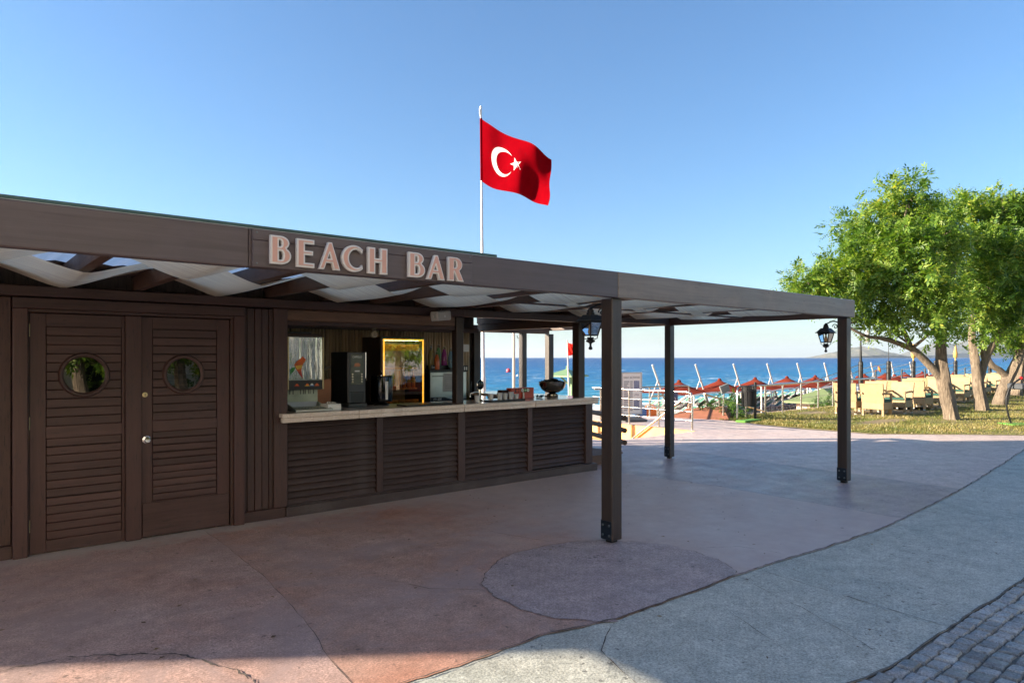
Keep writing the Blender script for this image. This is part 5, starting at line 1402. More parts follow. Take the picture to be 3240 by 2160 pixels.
# ---------------------------------------------------------------- torch posts and cable railing along the lawn
post_lab = ['with a white box lamp on its rod', 'with a thin bare rod', 'topped by a bamboo torch under the leaves', 'bare rod, beside the first trunk', 'topped by a bamboo torch between the trunks', 'behind the second trunk', 'seen in the fork of the second trunk']
PX = [27.1 + 2.58 * k for k in range(7)]
for i, x in enumerate(PX):
    y = 11.6
    t = thing('bollard_post', '%s black lawn-edge post from left, %s' % (ORD[i], post_lab[i]), 'post', (x, y, 0), 'black posts along the lawn edge')
    Lt('column', 'black_iron', t, [(.085, 0), (.085, 1.50), (.078, 1.545), (.05, 1.56)], (x, y, 0), 18)
    if i in (2, 4):
        Lt('torch_stem', 'torch_bamboo', t, [(.03, 1.562), (.03, 1.66)], (x, y, 0), 10)
        Lt('torch_head', 'torch_bamboo', t, [(.03, 1.66), (.085, 1.72), (.10, 1.90), (.07, 2.0), (.05, 2.18), (.015, 2.30)], (x, y, 0), 14)
    elif i == 0:
        Tb('rod', 'black_iron', t, [(x, y, 1.56), (x, y, 2.35), (x, y, 2.75)], [.05, .03, .02], 8)
        Lt('lamp_box', 'speaker_grey', t, [(.07, 2.30), (.09, 2.33), (.09, 2.72), (.07, 2.75)], (x + .36, y - .1, 0), 12)
        Tb('lamp_arm', 'black_iron', t, [(x, y, 2.35), (x + .36, y - .1, 2.35)], .012, 6)
    else:
        Tb('rod', 'black_iron', t, [(x, y, 1.56), (x, y, 2.42)], .012, 6)
    Tb('cable', 'black_plastic', t, [(x - .09, y - .05, 1.5), (x - .13, y - .08, 1.1), (x - .08, y - .08, .8)], .010, 6)
t = thing('cable_railing', 'sloping steel cables and thin posts strung between the black posts', 'railing', (24, 11.6, 0))
cab = lambda a, b_: Tb('cable', 'stainless', t, [a, b_], .016, 8)
cab((21.6, 11.55, .62), (26.95, 11.6, 1.42)); cab((23.6, 11.55, .60), (26.95, 11.6, 1.20))
for k in range(6):
    for z0, z1 in ((1.27, 1.46), (1.06, 1.28), (.86, 1.08)): cab((PX[k] + .09, 11.6, z0), (PX[k + 1] - .09, 11.6, z1))
    xm = (PX[k] + PX[k + 1]) / 2 + .1
    Tb('post', 'dark_grey', t, [(xm, 11.62, 0), (xm, 11.62, 1.22)], .035, 8)
Tb('ribbon_knot', 'bag_orange', t, [(28.6, 11.55, 1.36), (28.62, 11.53, 1.24), (28.7, 11.52, 1.12)], [.03, .05, .02], 7)

# ---------------------------------------------------------------- wicker armchairs
def make_chair():
    """faces +X, rear legs at x = 0, width along Y"""
    t = thing('wicker_armchair', 'x', 'armchair')
    W = .31
    Bk = Matrix.Translation((.02, 0, .40)) @ Matrix.Rotation(R(-11), 4, 'Y')
    mb = MB(); n = 6
    vs = []
    for j in range(n + 1):
        f = j / n; w = W * (1.0 + .05 * f); zz = .54 * f
        for x in (-.025, .030): 
            for y in (-w, w): vs.append(Bk @ Vector((x, y, zz)))
    fs = []
    for j in range(n):
        a, b_ = 4 * j, 4 * j + 4
        fs += [(a, b_, b_ + 1, a + 1), (a + 2, a + 3, b_ + 3, b_ + 2), (a, a + 2, b_ + 2, b_), (a + 1, b_ + 1, b_ + 3, a + 3)]
    fs += [(0, 1, 3, 2), (4 * n, 4 * n + 2, 4 * n + 3, 4 * n + 1)]
    mb.add(vs, fs).build('backrest', 'wicker', t)
    Bx('seat_box', 'wicker', t, -.005, .56, -W, W, .19, .40, .012)
    Bx('cushion', 'seat_green', t, .06, .57, -W + .015, W - .015, .402, .475, .02)
    for y in (-W, W - .06):
        for x in (-.002, .50):
            l = Bx('leg', 'wicker', t, x, x + .062, y, y + .062, .035, .189, .006); Bx('leg_tip', 'white_paint', l, x + .002, x + .060, y + .002, y + .060, 0, .034, .004)
        s_ = -1 if y < 0 else 1
        Bx('arm_post', 'wicker', t, .50, .556, y + .002, y + .058, .401, .62, .006)
        Tb('armrest', 'wicker', t, [(-.10, s_ * (W - .03), .66), (.25, s_ * (W - .03), .648), (.565, s_ * (W - .03), .628)], .030, 8)
    return t
CH = make_chair(); used = [False]
CH['group'] = 'wicker armchairs on the lawn'
def chair(x, y, rz, label):
    if not used[0]:
        used[0] = True; CH.location = (x, y, .012); CH.rotation_euler = (0, 0, rz); CH['label'] = label; return CH
    return copy_tree(CH, (x, y, .012), rz, label)
gl = ['nearest the right pergola post', 'beside the first tree trunk', 'beyond the first trunk', 'between the first two trunks', 'behind the second trunk', 'in the far group by the third tree']
groups = [(20.62, 8.53, 9.32), (24.10, 8.65, 9.42), (27.9, 9.15, 9.95), (31.2, 9.55, 10.35), (34.7, 9.9, 10.7), (38.3, 9.9, 10.7)]
for i, (u, va, vb) in enumerate(groups):
    jj = lambda: random.uniform(-.05, .05)
    chair(u, va + jj(), R(-4) + jj(), 'wicker armchair, back to us, lawn side, ' + gl[i])
    chair(u + .06, vb + jj(), R(5) + jj(), 'wicker armchair, back to us, sea side, ' + gl[i])
    chair(u + 2.05, va - .02 + jj(), R(178) + jj(), 'wicker armchair facing us, lawn side, ' + gl[i])
    chair(u + 2.10, vb + jj(), R(183) + jj(), 'wicker armchair facing us, sea side, ' + gl[i])
    t = thing('low_table', 'low wicker table among the armchairs ' + gl[i], 'table', (u + 1.05, (va + vb) / 2, 0), 'low tables between the armchairs')
    cx, cy = u + 1.03, (va + vb) / 2
    Bx('top', 'wicker', t, cx - .26, cx + .26, cy - .45, cy + .45, .33, .38, .008)
    for sx in (-1, 1):
        for sy in (-1, 1): Bx('leg', 'wicker', t, cx + sx * .21 - .03, cx + sx * .21 + .03, cy + sy * .40 - .03, cy + sy * .40 + .03, .012, .329)
# curved frame at the right edge
t = thing('curved_swing_frame', 'black curved tube with a red tip rising from a bright green base', 'swing', (20.64, 5.15, 0))
dR = Vector((CU, -SU, 0))
b0 = Vector((20.64, 5.15, 0))
arc_ = [(0, .02), (-.045, .10), (-.10, .28), (-.145, .50), (-.14, .70), (-.075, .90), (.0, 1.02), (.10, 1.10), (.20, 1.165)]
Tb('curved_tube', 'black_iron', t, [b0 + dR * a + Vector((0, 0, z)) for a, z in arc_], .022, 12)
Lt('red_tip', 'red_cap', t, [(.012, -.045), (.038, -.02), (.042, .01), (.025, .04)], tuple(b0 + dR * .235 + Vector((0, 0, 1.185))), 14, Matrix.Rotation(R(60), 4, dR.cross(Vector((0, 0, 1)))))
MB().cbox(-.02, .62, -.25, .25, .90, 1.05, .03, Matrix.Translation(b0 + dR * .06) @ Matrix.Rotation(-YAW, 4, 'Z')).build('seat_pod', 'grey_rubber', t)
MB().cbox(-.20, .95, -.35, .25, .012, .05, .012, Matrix.Translation(b0) @ Matrix.Rotation(-YAW, 4, 'Z')).build('base', 'turf_green', t)
Tb('curved_tube', 'black_iron', t, [b0 + dR * (1.0 - a) + Vector((0, 0, z)) for a, z in arc_], .022, 12)

# ---------------------------------------------------------------- beach: shade canopies, loungers, person, buoys
def canopy(i, label, u0, v0, L=5.0, zp=.14, ze=-.82, depth=2.9, masts=True):
    t = thing('shade_canopy', label, 'canopy', (u0, v0, -2.2), 'red canopies over the loungers')
    N, Mm = 20, 14; vs = []; fs = []
    uc, vc = u0 + L * .5, v0 - .4
    for a in range(N + 1):
        for b_ in range(Mm + 1):
            x = u0 + L * a / N; y = vc - depth + 2 * depth * b_ / Mm
            fx, fy = (x - uc) / (L / 2), (y - vc) / depth
            r_ = min(1.0, math.hypot(fx, fy))
            edge = .22 * (abs(fx) ** 2 - .5) * (1 - abs(fy)) + .16 * (1 - fx * fx) * abs(fy) ** 3
            z = ze + (zp - ze) * max(0, 1 - r_ * 1.02) ** 1.7 + edge * .8
            vs.append((x, y, z))
    for a in range(N):
        for b_ in range(Mm): fs.append((a * (Mm + 1) + b_, (a + 1) * (Mm + 1) + b_, (a + 1) * (Mm + 1) + b_ + 1, a * (Mm + 1) + b_ + 1))
    MB().add(vs, fs).build('fabric', 'canopy_red', t, 60)
    for b_ in (0, Mm):
        Tb('edge_pipe', 'canopy_pipe', t, [Vector(vs[a * (Mm + 1) + b_]) + Vector((0, 0, .02)) for a in range(N + 1)], .055, 8)
    Lt('peak_ring', 'canopy_red', t, [(.16, zp - .16), (.11, zp - .04), (.05, zp - .01)], (uc, vc, 0), 12)
    if masts:
        Tb('mast', 'white_paint', t, [(u0, v0, 1.20), (u0 + 1.95, v0, -2.3)], [.065, .075], 10)
        Tb('strut', 'white_paint', t, [(u0 + .62, v0, .10), (u0 - .85, v0, -2.3)], [.05, .055], 10)
        Tb('crossbar', 'canopy_pipe', t, [(u0 + 1.2, v0, -.95), (u0 - .05, v0, -.95)], .045, 8)
    for (x, y) in ((u0 + .15, vc - depth), (u0 + L - .15, vc - depth), (u0 + .15, vc + depth), (u0 + L - .15, vc + depth)):
        Tb('leg', 'canopy_pipe', t, [(x, y, -2.3), (x, y, ze + .05)], .05, 8)
    return t
for k in range(11):
    canopy(k, '%s red cone-peaked canopy from left in the far row on the beach' % ORD[k], 37.55 + 4.98 * (k - 0), 30.0, 4.98)
for k in range(5):
    canopy(k, '%s red canopy from left in the near row behind the lawn' % ORD[k], 41.5 + 6.6 * k, 22.6, 6.5, .38, -.22, 2.0, False)
def make_lounger():
    t = thing('sun_lounger', 'green and white sun lounger lying empty in the rows on the beach', 'sun lounger', (0, 0, 0), 'sun loungers in rows on the beach')
    mb = MB()
    for y in (-.30, .30):
        mb.tube([(0, y, .34), (1.35, y, .34)], .03, 6); mb.tube([(1.30, y, .34), (1.92, y, .80)], .03, 6)
        mb.tube([(.15, y, 0), (.35, y, .34)], .025, 6); mb.tube([(1.35, y, 0), (1.15, y, .34)], .025, 6)
    mb.tube([(0, -.30, .34), (0, .30, .34)], .03, 6); mb.tube([(1.92, -.30, .80), (1.92, .30, .80)], .03, 6)
    mb.build('frame', 'white_paint', t, 50)
    MB().add([(.02, -.28, .35), (1.32, -.28, .345), (1.32, .28, .345), (.02, .28, .35), (1.90, -.28, .79), (1.90, .28, .79)], [(0, 1, 2, 3), (1, 4, 5, 2)]).build('sling', 'sling_green', t)
    return t
LG = make_lounger(); first = True
for row, (v0, ua, ub) in enumerate([(27.0, 33.0, 52.0), (30.2, 35.0, 60.0), (33.4, 38.0, 66.0)]):
    u = ua
    while u < ub:
        u += random.uniform(.95, 1.25)
        zz = -2.2 - max(0, v0 - 26) * .009
        rz = R(-90 + 180 + random.uniform(-6, 6)) if False else R(-35 + random.uniform(-7, 7))
        if first: LG.location = (u, v0, zz); LG.rotation_euler = (0, 0, rz); first = False
        else: copy_tree(LG, (u, v0 + random.uniform(-.2, .2), zz), rz)
# person on the beach
def person(x, y, z, rz, label):
    t = thing('person', label, 'person', (x, y, z))
    J = dict(pel=(0, 0, .92), sp=(0, 0, 1.15), ch=(0, .0, 1.33), nk=(0, .01, 1.44), hd=(0, .02, 1.52), hd2=(0, .03, 1.62), hd3=(0, .03, 1.68),
             ls=(-.17, 0, 1.38), le=(-.24, .03, 1.12), lw=(-.22, -.10, .90), lh=(-.21, -.14, .82), rs=(.17, 0, 1.38), re=(.23, .04, 1.12), rw=(.24, .04, .88), rh=(.24, .02, .79),
             lp=(-.09, 0, .86), lk=(-.10, -.04, .48), la=(-.10, .03, .08), lf=(-.10, -.14, .04), rp=(.09, 0, .86), rk=(.10, .02, .48), ra=(.10, .08, .10), rf=(.11, -.08, .03))
    Rr = dict(pel=.14, sp=.13, ch=.15, nk=.055, hd=.075, hd2=.095, hd3=.07, ls=.065, le=.045, lw=.034, lh=.03, rs=.065, re=.045, rw=.034, rh=.03, lp=.095, lk=.06, la=.04, lf=.035, rp=.095, rk=.06, ra=.04, rf=.035)
    E_ = [('pel', 'sp'), ('sp', 'ch'), ('ch', 'nk'), ('nk', 'hd'), ('hd', 'hd2'), ('hd2', 'hd3'), ('ch', 'ls'), ('ls', 'le'), ('le', 'lw'), ('lw', 'lh'), ('ch', 'rs'), ('rs', 're'), ('re', 'rw'), ('rw', 'rh'), ('pel', 'lp'), ('lp', 'lk'), ('lk', 'la'), ('la', 'lf'), ('pel', 'rp'), ('rp', 'rk'), ('rk', 'ra'), ('ra', 'rf')]
    def skin(name, keys, edges, grow, mat, shr=None):
        ks = list(keys); me = bpy.data.meshes.new(name)
        Mz = Matrix.Translation((x, y, z)) @ Matrix.Rotation(rz, 4, 'Z')
        me.from_pydata([Mz @ Vector(J[k]) for k in ks], [(ks.index(a), ks.index(b_)) for a, b_ in edges if a in ks and b_ in ks], [])
        o = link(name, me, mat, t)
        md = o.modifiers.new('skin', 'SKIN'); md.use_smooth_shade = True
        for i, k in enumerate(ks):
            rr_ = Rr[k] * grow; me.skin_vertices[0].data[i].radius = (rr_, rr_ * .8)
        me.skin_vertices[0].data[0].use_root = True
        sb_ = o.modifiers.new('sub', 'SUBSURF'); sb_.levels = 2; sb_.render_levels = 2
        return o
    skin('body', J.keys(), E_, 1.0, 'skin')
    skin('shirt', ['pel', 'sp', 'ch', 'ls', 'le', 'rs', 're'], E_, 1.14, 'shirt_white')
    skin('trousers', ['pel', 'lp', 'lk', 'rp', 'rk'], E_, 1.12, 'trousers')
    Rr['hd2'] = .105; J['hd2'] = (0, .055, 1.64); J['hd3'] = (0, .05, 1.70); skin('hair', ['hd2', 'hd3'], [('hd2', 'hd3')], 1.08, 'hair_fair')
    return t
person(27.7, 19.9, -2.2, R(150), 'person in a white shirt with fair hair walking on the beach')
# buoys
for i, (px_, py_, c, s_) in enumerate([(30, 70, 0, .30), (62, 95, 0, .26), (75, 120, 1, .7), (95, 150, 0, .35), (110, 130, 0, .3), (140, 170, 1, .8), (85, 88, 0, .25), (130, 110, 0, .25), (160, 240, 0, .5), (50, 140, 1, .7), (22, 60, 0, .28)]):
    o = Lt('buoy', 'buoy_red' if c else 'buoy_white', None, [(s_ * .3, -3.1), (s_ * .8, -3.0), (s_, -2.9 + s_ * .3), (s_ * .8, -2.9 + s_), (s_ * .2, -2.9 + s_ * 1.4)], (px_, py_, 0), 14)
    tag(o, 'small red swimming zone buoy on the sea' if c else 'small round white buoy floating on the sea', 'buoy', 'red buoys' if c else 'white buoys')

# ---------------------------------------------------------------- trees
def px3(x, y, Z): return cam2w((x - 1176) / 1568 * Z, Z, 1.7 + (821 - y) / 1568 * Z)
def np_mesh(name, V, F4, mat, parent):
    me = bpy.data.meshes.new(name); n = len(V); f = len(F4)
    me.vertices.add(n); me.vertices.foreach_set('co', V.astype(np.float32).ravel())
    me.loops.add(f * 4); me.loops.foreach_set('vertex_index', F4.astype(np.int32).ravel())
    me.polygons.add(f); me.polygons.foreach_set('loop_start', np.arange(0, f * 4, 4, dtype=np.int32)); me.polygons.foreach_set('loop_total', np.full(f, 4, dtype=np.int32))
    me.update(calc_edges=True)
    return link(name, me, mat, parent)
def leaves(clusters, per_m2, seed, frond=.30, leaf=.085, nl=9):
    """pinnate fronds along shoots that start inside each clump and reach out of it"""
    g = np.random.default_rng(seed); out = []
    for (c, r, k) in clusters:
        area = 4 * math.pi * ((r[0] * r[1]) ** 1.6 / 3 + (r[0] * r[2]) ** 1.6 / 3 + (r[1] * r[2]) ** 1.6 / 3) ** (1 / 1.6)
        n = int(area * per_m2 * k)
        d = g.normal(size=(n, 3)); d /= np.linalg.norm(d, axis=1)[:, None]
        rad = g.uniform(.35, 1.0, (n, 1)) ** .6
        lump = 1 + .16 * np.sin(d[:, :1] * 5 + seed) + .12 * np.sin(d[:, 1:2] * 7 + d[:, 2:] * 4)
        o = np.array(c) + d * rad * lump * np.array(r)
        sd = d * .8 + g.normal(size=(n, 3)) * .45 + np.array([0, 0, .35]); sd /= np.linalg.norm(sd, axis=1)[:, None]
        nf = 7; t = np.linspace(0, 1, nf)
        L = g.uniform(.28, .55, (n, 1))
        base = o[:, None, :] + sd[:, None, :] * (L * t)[:, :, None]
        base[:, :, 2] -= .10 * (t ** 2)[None, :]
        fd = sd[:, None, :] * .45 + g.normal(size=(n, nf, 3)) * .75 + np.array([.10, -.05, -.12])
        fd /= np.linalg.norm(fd, axis=2)[:, :, None]
        out.append((base.reshape(-1, 3), fd.reshape(-1, 3)))
    B = np.concatenate([a for a, _ in out]); D = np.concatenate([b_ for _, b_ in out]); n = len(B)
    up = np.tile([0, 0, 1.0], (n, 1)) + g.normal(size=(n, 3)) * .45
    S = np.cross(D, up); S /= np.linalg.norm(S, axis=1)[:, None]
    U = np.cross(S, D)
    fl = frond * g.uniform(.7, 1.2, (n, 1))
    sz = .55 + .95 * g.random((n, 1)) ** 1.5
    V = []
    for i in range(nl):
        f = (i // 2 + 1) / (nl // 2 + 1); side = 1 if i % 2 else -1
        if i == nl - 1: side = 0; f = 1.0
        p = B + D * fl * f; p = p - np.array([0, 0, 1]) * (.10 * f * f) * fl
        ld = D * (.55 if side else 1.0) + S * side * .85 - U * .25 + g.normal(size=(n, 3)) * .18
        ld /= np.linalg.norm(ld, axis=1)[:, None]
        w = np.cross(ld, U); w /= np.maximum(1e-5, np.linalg.norm(w, axis=1))[:, None]
        ll = leaf * sz * g.uniform(.8, 1.25, (n, 1)) * (1.1 - .3 * abs(f - .5)); ww = ll * .20
        V.append(np.stack([p, p + ld * ll * .45 + w * ww, p + ld * ll, p + ld * ll * .45 - w * ww], 1))
    V = np.stack(V, 1).reshape(-1, 3)
    return V, np.arange(len(V)).reshape(-1, 4)
def limb(mb, pts, rs, n=12, rough=.10, seed=0):
    """a limb with a smooth course and lumpy section"""
    r_ = random.Random(seed); P = [Vector(p) for p in pts]; Q = []; RR = []
    for i in range(len(P) - 1):
        p0, p1, p2, p3 = P[max(0, i - 1)], P[i], P[i + 1], P[min(len(P) - 1, i + 2)]
        m_ = max(3, int((p2 - p1).length / .12))
        for j in range(m_):
            t = j / m_
            Q.append(.5 * ((2 * p1) + (-p0 + p2) * t + (2 * p0 - 5 * p1 + 4 * p2 - p3) * t * t + (-p0 + 3 * p1 - 3 * p2 + p3) * t ** 3)); RR.append(rs[i] + (rs[i + 1] - rs[i]) * t)
    Q.append(P[-1]); RR.append(rs[-1])
    o = len(mb.v); mb.tube(Q, RR, n)
    for k in range(o, len(mb.v)):
        i = min((k - o) // n, len(Q) - 1); a = (k - o) % n
        f = 1 + rough * math.sin(a * 2.6 + i * .23 + seed) + rough * .8 * math.sin(a * 5.1 - i * .11) + r_.uniform(-.03, .03)
        v_ = Vector(mb.v[k]); mb.v[k] = tuple(Q[i] + (v_ - Q[i]) * f)
def tree(name, label, base, limbs, clusters, dens, seed, twigs=True, leafmat_='leaf', **kw):
    t = thing(name, label, 'tree', tuple(base))
    mb = MB()
    for i, (pts, rs) in enumerate(limbs): limb(mb, pts, [q_ * .84 for q_ in rs], 14 if i == 0 else 10, .08 if i else .10, seed + i)
    mb.build('trunk', 'bark', t, 60)
    tips = [Vector(l[0][-1]) for l in limbs] + [Vector(l[0][-2]) for l in limbs]
    mb = MB(); r_ = random.Random(seed)
    for (c, r, k) in clusters:
        c = Vector(c); q = min(tips, key=lambda p: (p - c).length)
        mid = q.lerp(c, .5) + Vector((r_.uniform(-.2, .2), r_.uniform(-.2, .2), -.1))
        mb.tube([q, mid, c], [.05, .035, .018], 6)
        for _ in range(7):
            d = Vector((r_.gauss(0, 1), r_.gauss(0, 1), r_.gauss(.3, .8))).normalized()
            e = c + Vector((d.x * r[0], d.y * r[1], d.z * r[2])) * .85
            mb.tube([c, c.lerp(e, .5) + Vector((0, 0, .06)), e], [.018, .012, .005], 5)
    mb.build('branches', 'bark', t, 60)['kind'] = 'stuff'
    V, F4 = leaves(clusters, dens, seed, **kw)
    np_mesh('crown', V, F4, leafmat_, t)
    return t
def cl(lst, Z):
    k = Z / 1568; o = []
    for x, y, rx, ry, dz, dens in lst:
        p = px3(x, y, Z); a = cam2w(0, dz, 0)
        # scale the centre so that it keeps its direction when pushed in depth
        f = (Z + dz) / Z; p = Vector((p.x * f, p.y * f, 1.7 + (p.z - 1.7) * f)); kk = k * f
        o.append((tuple(p), (rx * kk * .86, (rx * kk + ry * kk) * .43, ry * kk * .86), dens))
    return o
Z1 = 18.66
Pz = lambda pts, Z: [px3(x, y, Z + (d[0] if d else 0)) for x, y, *d in pts]
tree('shade_tree', 'nearest leaning shade tree, its light green crown spreading towards the pergola', px3(2185, 965, Z1),
     [(Pz([(2187, 969), (2182, 940), (2173, 900), (2166, 862), (2163, 820), (2163, 770), (2172, 700), (2188, 630), (2196, 560)], Z1), [.27, .225, .20, .20, .155, .135, .11, .08, .04]),
      (Pz([(2168, 878), (2142, 846), (2112, 815), (2094, 800)], Z1), [.13, .115, .10, .09]),
      (Pz([(2096, 802), (2060, 787, -.2), (2020, 776, -.3), (1985, 770, -.4), (1930, 735, -.4), (1880, 670, -.3)], Z1), [.085, .07, .055, .045, .035, .02]),
      (Pz([(2094, 803), (2078, 765, .2), (2058, 730, .3), (2030, 695, .3), (1990, 630, .2), (1985, 560, .1)], Z1), [.085, .075, .065, .05, .035, .02]),
      (Pz([(2164, 790), (2135, 730, -.5), (2110, 650, -.8), (2090, 540, -.6)], Z1), [.10, .08, .05, .02])],
     cl([(1862, 660, 62, 40, 0, 1), (1925, 630, 62, 48, .3, 1), (1995, 585, 62, 52, -.4, 1), (1972, 520, 40, 34, 0, 1), (2035, 520, 52, 52, .5, 1), (2085, 462, 38, 52, 0, 1), (2070, 570, 70, 56, -1.0, 1), (2000, 660, 72, 42, -.6, 1),
         (2090, 640, 76, 48, -1.4, 1), (2150, 560, 60, 62, -.4, 1), (2140, 690, 74, 46, -1.6, 1), (2060, 705, 60, 36, -.2, .8), (2165, 740, 56, 30, -.8, .8), (1985, 735, 44, 26, .2, .5), (2045, 760, 36, 22, .8, .5), (2110, 520, 52, 50, .8, 1)], Z1), 24, 3, leaf=.10)
Z2 = 21.8
tree('shade_tree', 'second shade tree with a forked trunk, its crown reaching the right edge', px3(2254, 938, Z2),
     [(Pz([(2256, 942), (2252, 910), (2247, 880), (2244, 850), (2236, 800), (2233, 760), (2240, 690), (2230, 620)], Z2), [.25, .21, .20, .165, .13, .115, .08, .04]),
      (Pz([(2248, 872), (2262, 830), (2276, 800), (2296, 765), (2322, 722), (2335, 650)], Z2), [.16, .13, .12, .10, .08, .04]),
      (Pz([(2262, 830), (2256, 795), (2262, 740), (2290, 660)], Z2), [.10, .085, .06, .03])],
     cl([(2190, 500, 48, 48, 0, 1), (2245, 488, 46, 44, .6, 1), (2305, 490, 52, 46, 0, 1), (2350, 500, 50, 50, .4, 1), (2215, 580, 66, 58, -.8, 1), (2295, 580, 70, 60, -1.0, 1), (2350, 600, 66, 66, -.4, 1), (2245, 670, 70, 48, -1.0, 1), (2330, 690, 70, 50, -.8, 1),
         (2280, 735, 60, 32, -.2, .8), (2400, 560, 70, 80, 0, .8), (2400, 680, 66, 50, .3, .8), (2220, 740, 40, 22, .5, .6)], Z2), 19, 9, leaf=.105)
Z3 = 24.4
tree('shade_tree', 'third shade tree, low fork leaning left, under the second crown', px3(2298, 932, Z3),
     [(Pz([(2296, 935), (2304, 900), (2314, 872), (2326, 850), (2342, 815), (2354, 770), (2368, 700)], Z3), [.30, .25, .22, .20, .16, .12, .06]),
      (Pz([(2316, 868), (2296, 850), (2278, 838), (2266, 815), (2250, 780)], Z3), [.15, .13, .12, .09, .05])],
     cl([(2295, 785, 34, 20, 0, .9), (2330, 770, 44, 26, .4, .9), (2370, 640, 80, 90, 1.0, .8), (2300, 640, 70, 70, 2.0, .7), (2430, 700, 70, 60, .5, .7)], Z3), 13, 14, leaf=.11)
Z4 = 28.0
tree('shade_tree', 'far shade tree standing behind the third one at the right edge', px3(2335, 905, Z4),
     [(Pz([(2334, 908), (2338, 870), (2345, 820), (2350, 760), (2355, 690)], Z4), [.28, .24, .20, .15, .08]), (Pz([(2345, 815), (2325, 790), (2310, 750)], Z4), [.13, .10, .05])],
     cl([(2330, 710, 70, 50, 0, .8), (2400, 660, 80, 70, 0, .8), (2280, 690, 60, 50, 1, .7)], Z4), 10, 21, leaf=.12)
# bush by the ramp, bush by the hut
def bush(label, c, r, seed, dens=26):
    t = thing('bush', label, 'bush', (c[0], c[1], c[2] - r[2]))
    mb = MB(); rr_ = random.Random(seed)
    for i in range(12): mb.tube([(c[0], c[1], c[2] - r[2]), (c[0] + rr_.uniform(-.6, .6) * r[0], c[1] + rr_.uniform(-.6, .6) * r[1], c[2] + rr_.uniform(-.2, .6) * r[2])], [.02, .006], 5)
    mb.build('stems', 'bark', t)['kind'] = 'stuff'
    V, F4 = leaves([(c, r, 1)], dens, seed, frond=.16, leaf=.06); np_mesh('foliage', V, F4, 'hedge_leaf', t)
bush('dark green bush between the terracotta mound and the litter bin', (17.1, 11.0, .18), (.45, .45, .36), 5)
bush('dark green bush beside the green roofed hut', (29.2, 14.0, -.8), (.6, .6, .6), 6)

# ---------------------------------------------------------------- grass on the lawn
g = np.random.default_rng(2); N = 90000
P = np.column_stack([16 + (48 - 16) * g.random(N) ** 1.6, g.uniform(3.0, 11.1, N)])
lp2 = [(10.14, 16.25), (9.19, 15.95), (7.98, 15.78), (7.26, 15.88), (6.55, 15.92), (5.29, 17.3), (4.3, 18.3), (3.9, 21), (3.0, 29)]
ys = np.array([p[0] for p in lp2])[::-1]; xs_ = np.array([p[1] for p in lp2])[::-1]
ok = P[:, 0] > np.interp(P[:, 1], ys, xs_) + .02
for (cx, cy, rx, ry) in dirt: ok &= ((P[:, 0] - cx) / rx) ** 2 + ((P[:, 1] - cy) / ry) ** 2 > g.uniform(.3, 1.05, N)
P = P[ok]; n = len(P)
a = g.uniform(0, 6.28, n); h = g.uniform(.02, .055, n) * (1 + .6 * np.sin(P[:, 0] * 1.3) * np.sin(P[:, 1] * 1.7)); w = g.uniform(.006, .012, n)
lean = g.normal(size=(n, 2)) * .025
B = np.column_stack([P, np.full(n, .006)])
dx_ = np.column_stack([np.cos(a) * w, np.sin(a) * w, np.zeros(n)])
T = B + np.column_stack([lean, h])
V = np.stack([B - dx_, B + dx_, T + dx_ * .3, T - dx_ * .3], 1).reshape(-1, 3)
tag(np_mesh('lawn_grass', V, np.arange(len(V)).reshape(-1, 4), 'grass_blade', None), 'short dry yellow-green grass of the lawn', 'grass', kind='stuff')

# fallen leaves and grit on the pavement
g = np.random.default_rng(8); N = 420
P = np.column_stack([g.uniform(0, 16, N), g.uniform(1.7, 9.2, N)]); P = P[~((P[:, 1] > 6.9) & (P[:, 0] < 8.6))]; n = len(P)
a = g.uniform(0, 6.28, n); L_ = g.uniform(.006, .022, n); w = L_ * g.uniform(.3, .7, n)
d1 = np.column_stack([np.cos(a), np.sin(a), np.zeros(n)]); d2 = np.column_stack([-np.sin(a), np.cos(a), np.zeros(n)])
B = np.column_stack([P, np.full(n, .0095)])
lift = np.column_stack([np.zeros(n), np.zeros(n), g.uniform(.0, .006, n)])
V = np.stack([B - d1 * L_[:, None], B + d2 * w[:, None] + lift, B + d1 * L_[:, None], B - d2 * w[:, None] + lift], 1).reshape(-1, 3)
leafmat('dry_leaf', [(0, (.05, .03, .02)), (.5, (.12, .07, .035)), (.85, (.25, .16, .05)), (1, (.45, .33, .08))], .1)
tag(np_mesh('fallen_leaves', V, np.arange(len(V)).reshape(-1, 4), 'dry_leaf', None), 'tiny dry leaves and grit scattered over the pavement', 'leaves', kind='stuff')

# ---------------------------------------------------------------- unseen surroundings outside the picture, with an added bounce block (they shade, light and mirror in it)
def facade_building(name, label, M, W, D, Hh, base, floors, bays):
    t = thing(name, label, 'building', tuple(M @ Vector((0, 0, base))))
    MB().box(-W / 2, W / 2, -D / 2, D / 2, base, Hh, M).build('wall', 'hotel_plaster', t)
    MB().cbox(-W / 2 - .3, W / 2 + .3, -D / 2 - .3, D / 2 + .3, Hh + .004, Hh + .25, .02, M).build('roof', 'terracotta', t)
    fh = (Hh - max(base, 0)) / floors
    for f in range(floors):
        for k in range(bays):
            x = -W / 2 + W * (k + .5) / bays; z0 = max(base, 0) + f * fh + .5
            for s_ in (-1, 1):
                wn_ = MB().box(x - .7, x + .7, s_ * D / 2 - .05, s_ * D / 2 + .05, z0, z0 + fh * .6, M).build('window', 'white_paint', t)
                MB().box(x - .62, x + .62, s_ * D / 2 - .06, s_ * D / 2 + .06, z0 + .08, z0 + fh * .6 - .08, M).build('pane', 'hotel_glass', wn_)
    return t
ld = Vector((SUN_TRAVEL.x, SUN_TRAVEL.y, 0)).normalized(); ln = Vector((-ld.y, ld.x, 0))
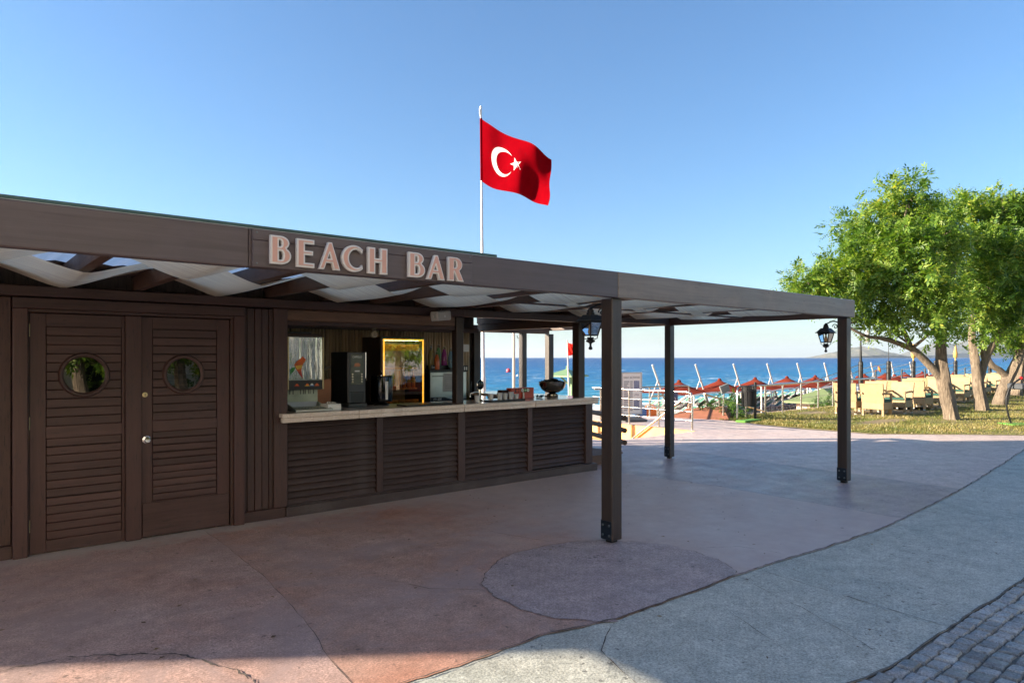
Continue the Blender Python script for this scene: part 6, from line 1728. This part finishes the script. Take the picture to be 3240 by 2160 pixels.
# pavilion to the left whose shade lies over the terrace: spans between the two lines of the light that bound the shade
pn, pf = cam2w(0, 3.93, 0), cam2w(5, 13.35, 0)
c0 = pn - ld * 14.5; width = (pf - pn).dot(ln)
cc = c0 + ln * width / 2 - ld * 4
facade_building('hotel_wing', 'two storey cream hotel wing left of the bar', Matrix.Translation(cc) @ Matrix(((ln.x, ld.x, 0, 0), (ln.y, ld.y, 0, 0), (0, 0, 1, 0), (0, 0, 0, 1))), width, 8.0, 8.6, -2.6, 2, 4)
facade_building('bounce_block', 'long cream block added behind the camera to bounce sunlight onto the bar', Matrix.Translation((-8, -13.4, 0)), 40, 8, 10.5, -.01, 3, 12)  # added unseen building, its sunlit front fills the shade with warm light
# garden trees left of the terrace and across the road
def garden_tree(label, x, y, h, r, seed, trunk_h=None):
    th = trunk_h or h * .45
    tree('garden_tree', label, (x, y, 0), [([(x, y, -.02), (x + .1, y, th * .5), (x, y + .1, th), (x, y, h * .75)], [.24, .2, .17, .05])],
         [((x + r * .55 * math.cos(a), y + r * .55 * math.sin(a), th + (h - th) * f), (r * .6, r * .6, (h - th) * .32), 1) for a, f in ((0, .35), (1.6, .5), (3.1, .4), (4.6, .55), (.8, .8))], 6, seed, frond=.34, leaf=.13)
q = pn - ld * 13.0 - ln * 1.5
def off(a, b_, z): v_ = q + ld * a + ln * b_; return (v_.x, v_.y, z)
tree('garden_tree', 'leafy garden tree left of the terrace', tuple(off(0, 0, 0)), [([off(0, 0, -.02), off(.1, 0, 2), off(0, .1, 4), off(0, .3, 6.5)], [.26, .22, .18, .06]), ([off(0, .05, 4.6), off(0, .6, 5.4), off(0, 1.1, 6.6)], [.08, .06, .03])],
     [(off(0, .7, 6.95), (1.4, 1.4, 1.1), 1.6), (off(-.8, -.6, 7.0), (1.3, 1.3, 1.0), 1.2), (off(.8, -.8, 7.2), (1.3, 1.3, 1.0), 1.2)], 12, 31, frond=.34, leaf=.15)
for i, (x, y) in enumerate([(2.6, -6.0), (5.2, -7.0), (15.0, -7.8), (0.4, -6.8)]):
    garden_tree('%s garden tree across the road' % ORD[i], x, y, 4.2 + (i % 3) * .4, 1.5, 40 + i, 1.3)
t = thing('garden_hedge', 'clipped hedge along the far side of the road', 'hedge', (8, -8.6, 0))
V, F4 = leaves([((-4 + i * 1.5, -8.6, .40), (.85, .4, .4), 1) for i in range(16)], 10, 77, frond=.2, leaf=.10)
np_mesh('foliage', V, F4, 'hedge_leaf', t)

# ---------------------------------------------------------------- haze over the bay
m, nt, b = newmat('haze_air')
nt.nodes.remove(b)
pv_ = nd(nt, 'ShaderNodeVolumePrincipled'); pv_.inputs['Color'].default_value = (.74, .86, 1.0, 1); pv_.inputs['Density'].default_value = 4.5e-5; pv_.inputs['Anisotropy'].default_value = .2
nt.links.new(pv_.outputs[0], nt.nodes['Material Output'].inputs['Volume'])
hz = MB().box(-26000, 26000, -400, 31000, -12, 420).build('haze', 'haze_air'); hz['kind'] = 'stuff'
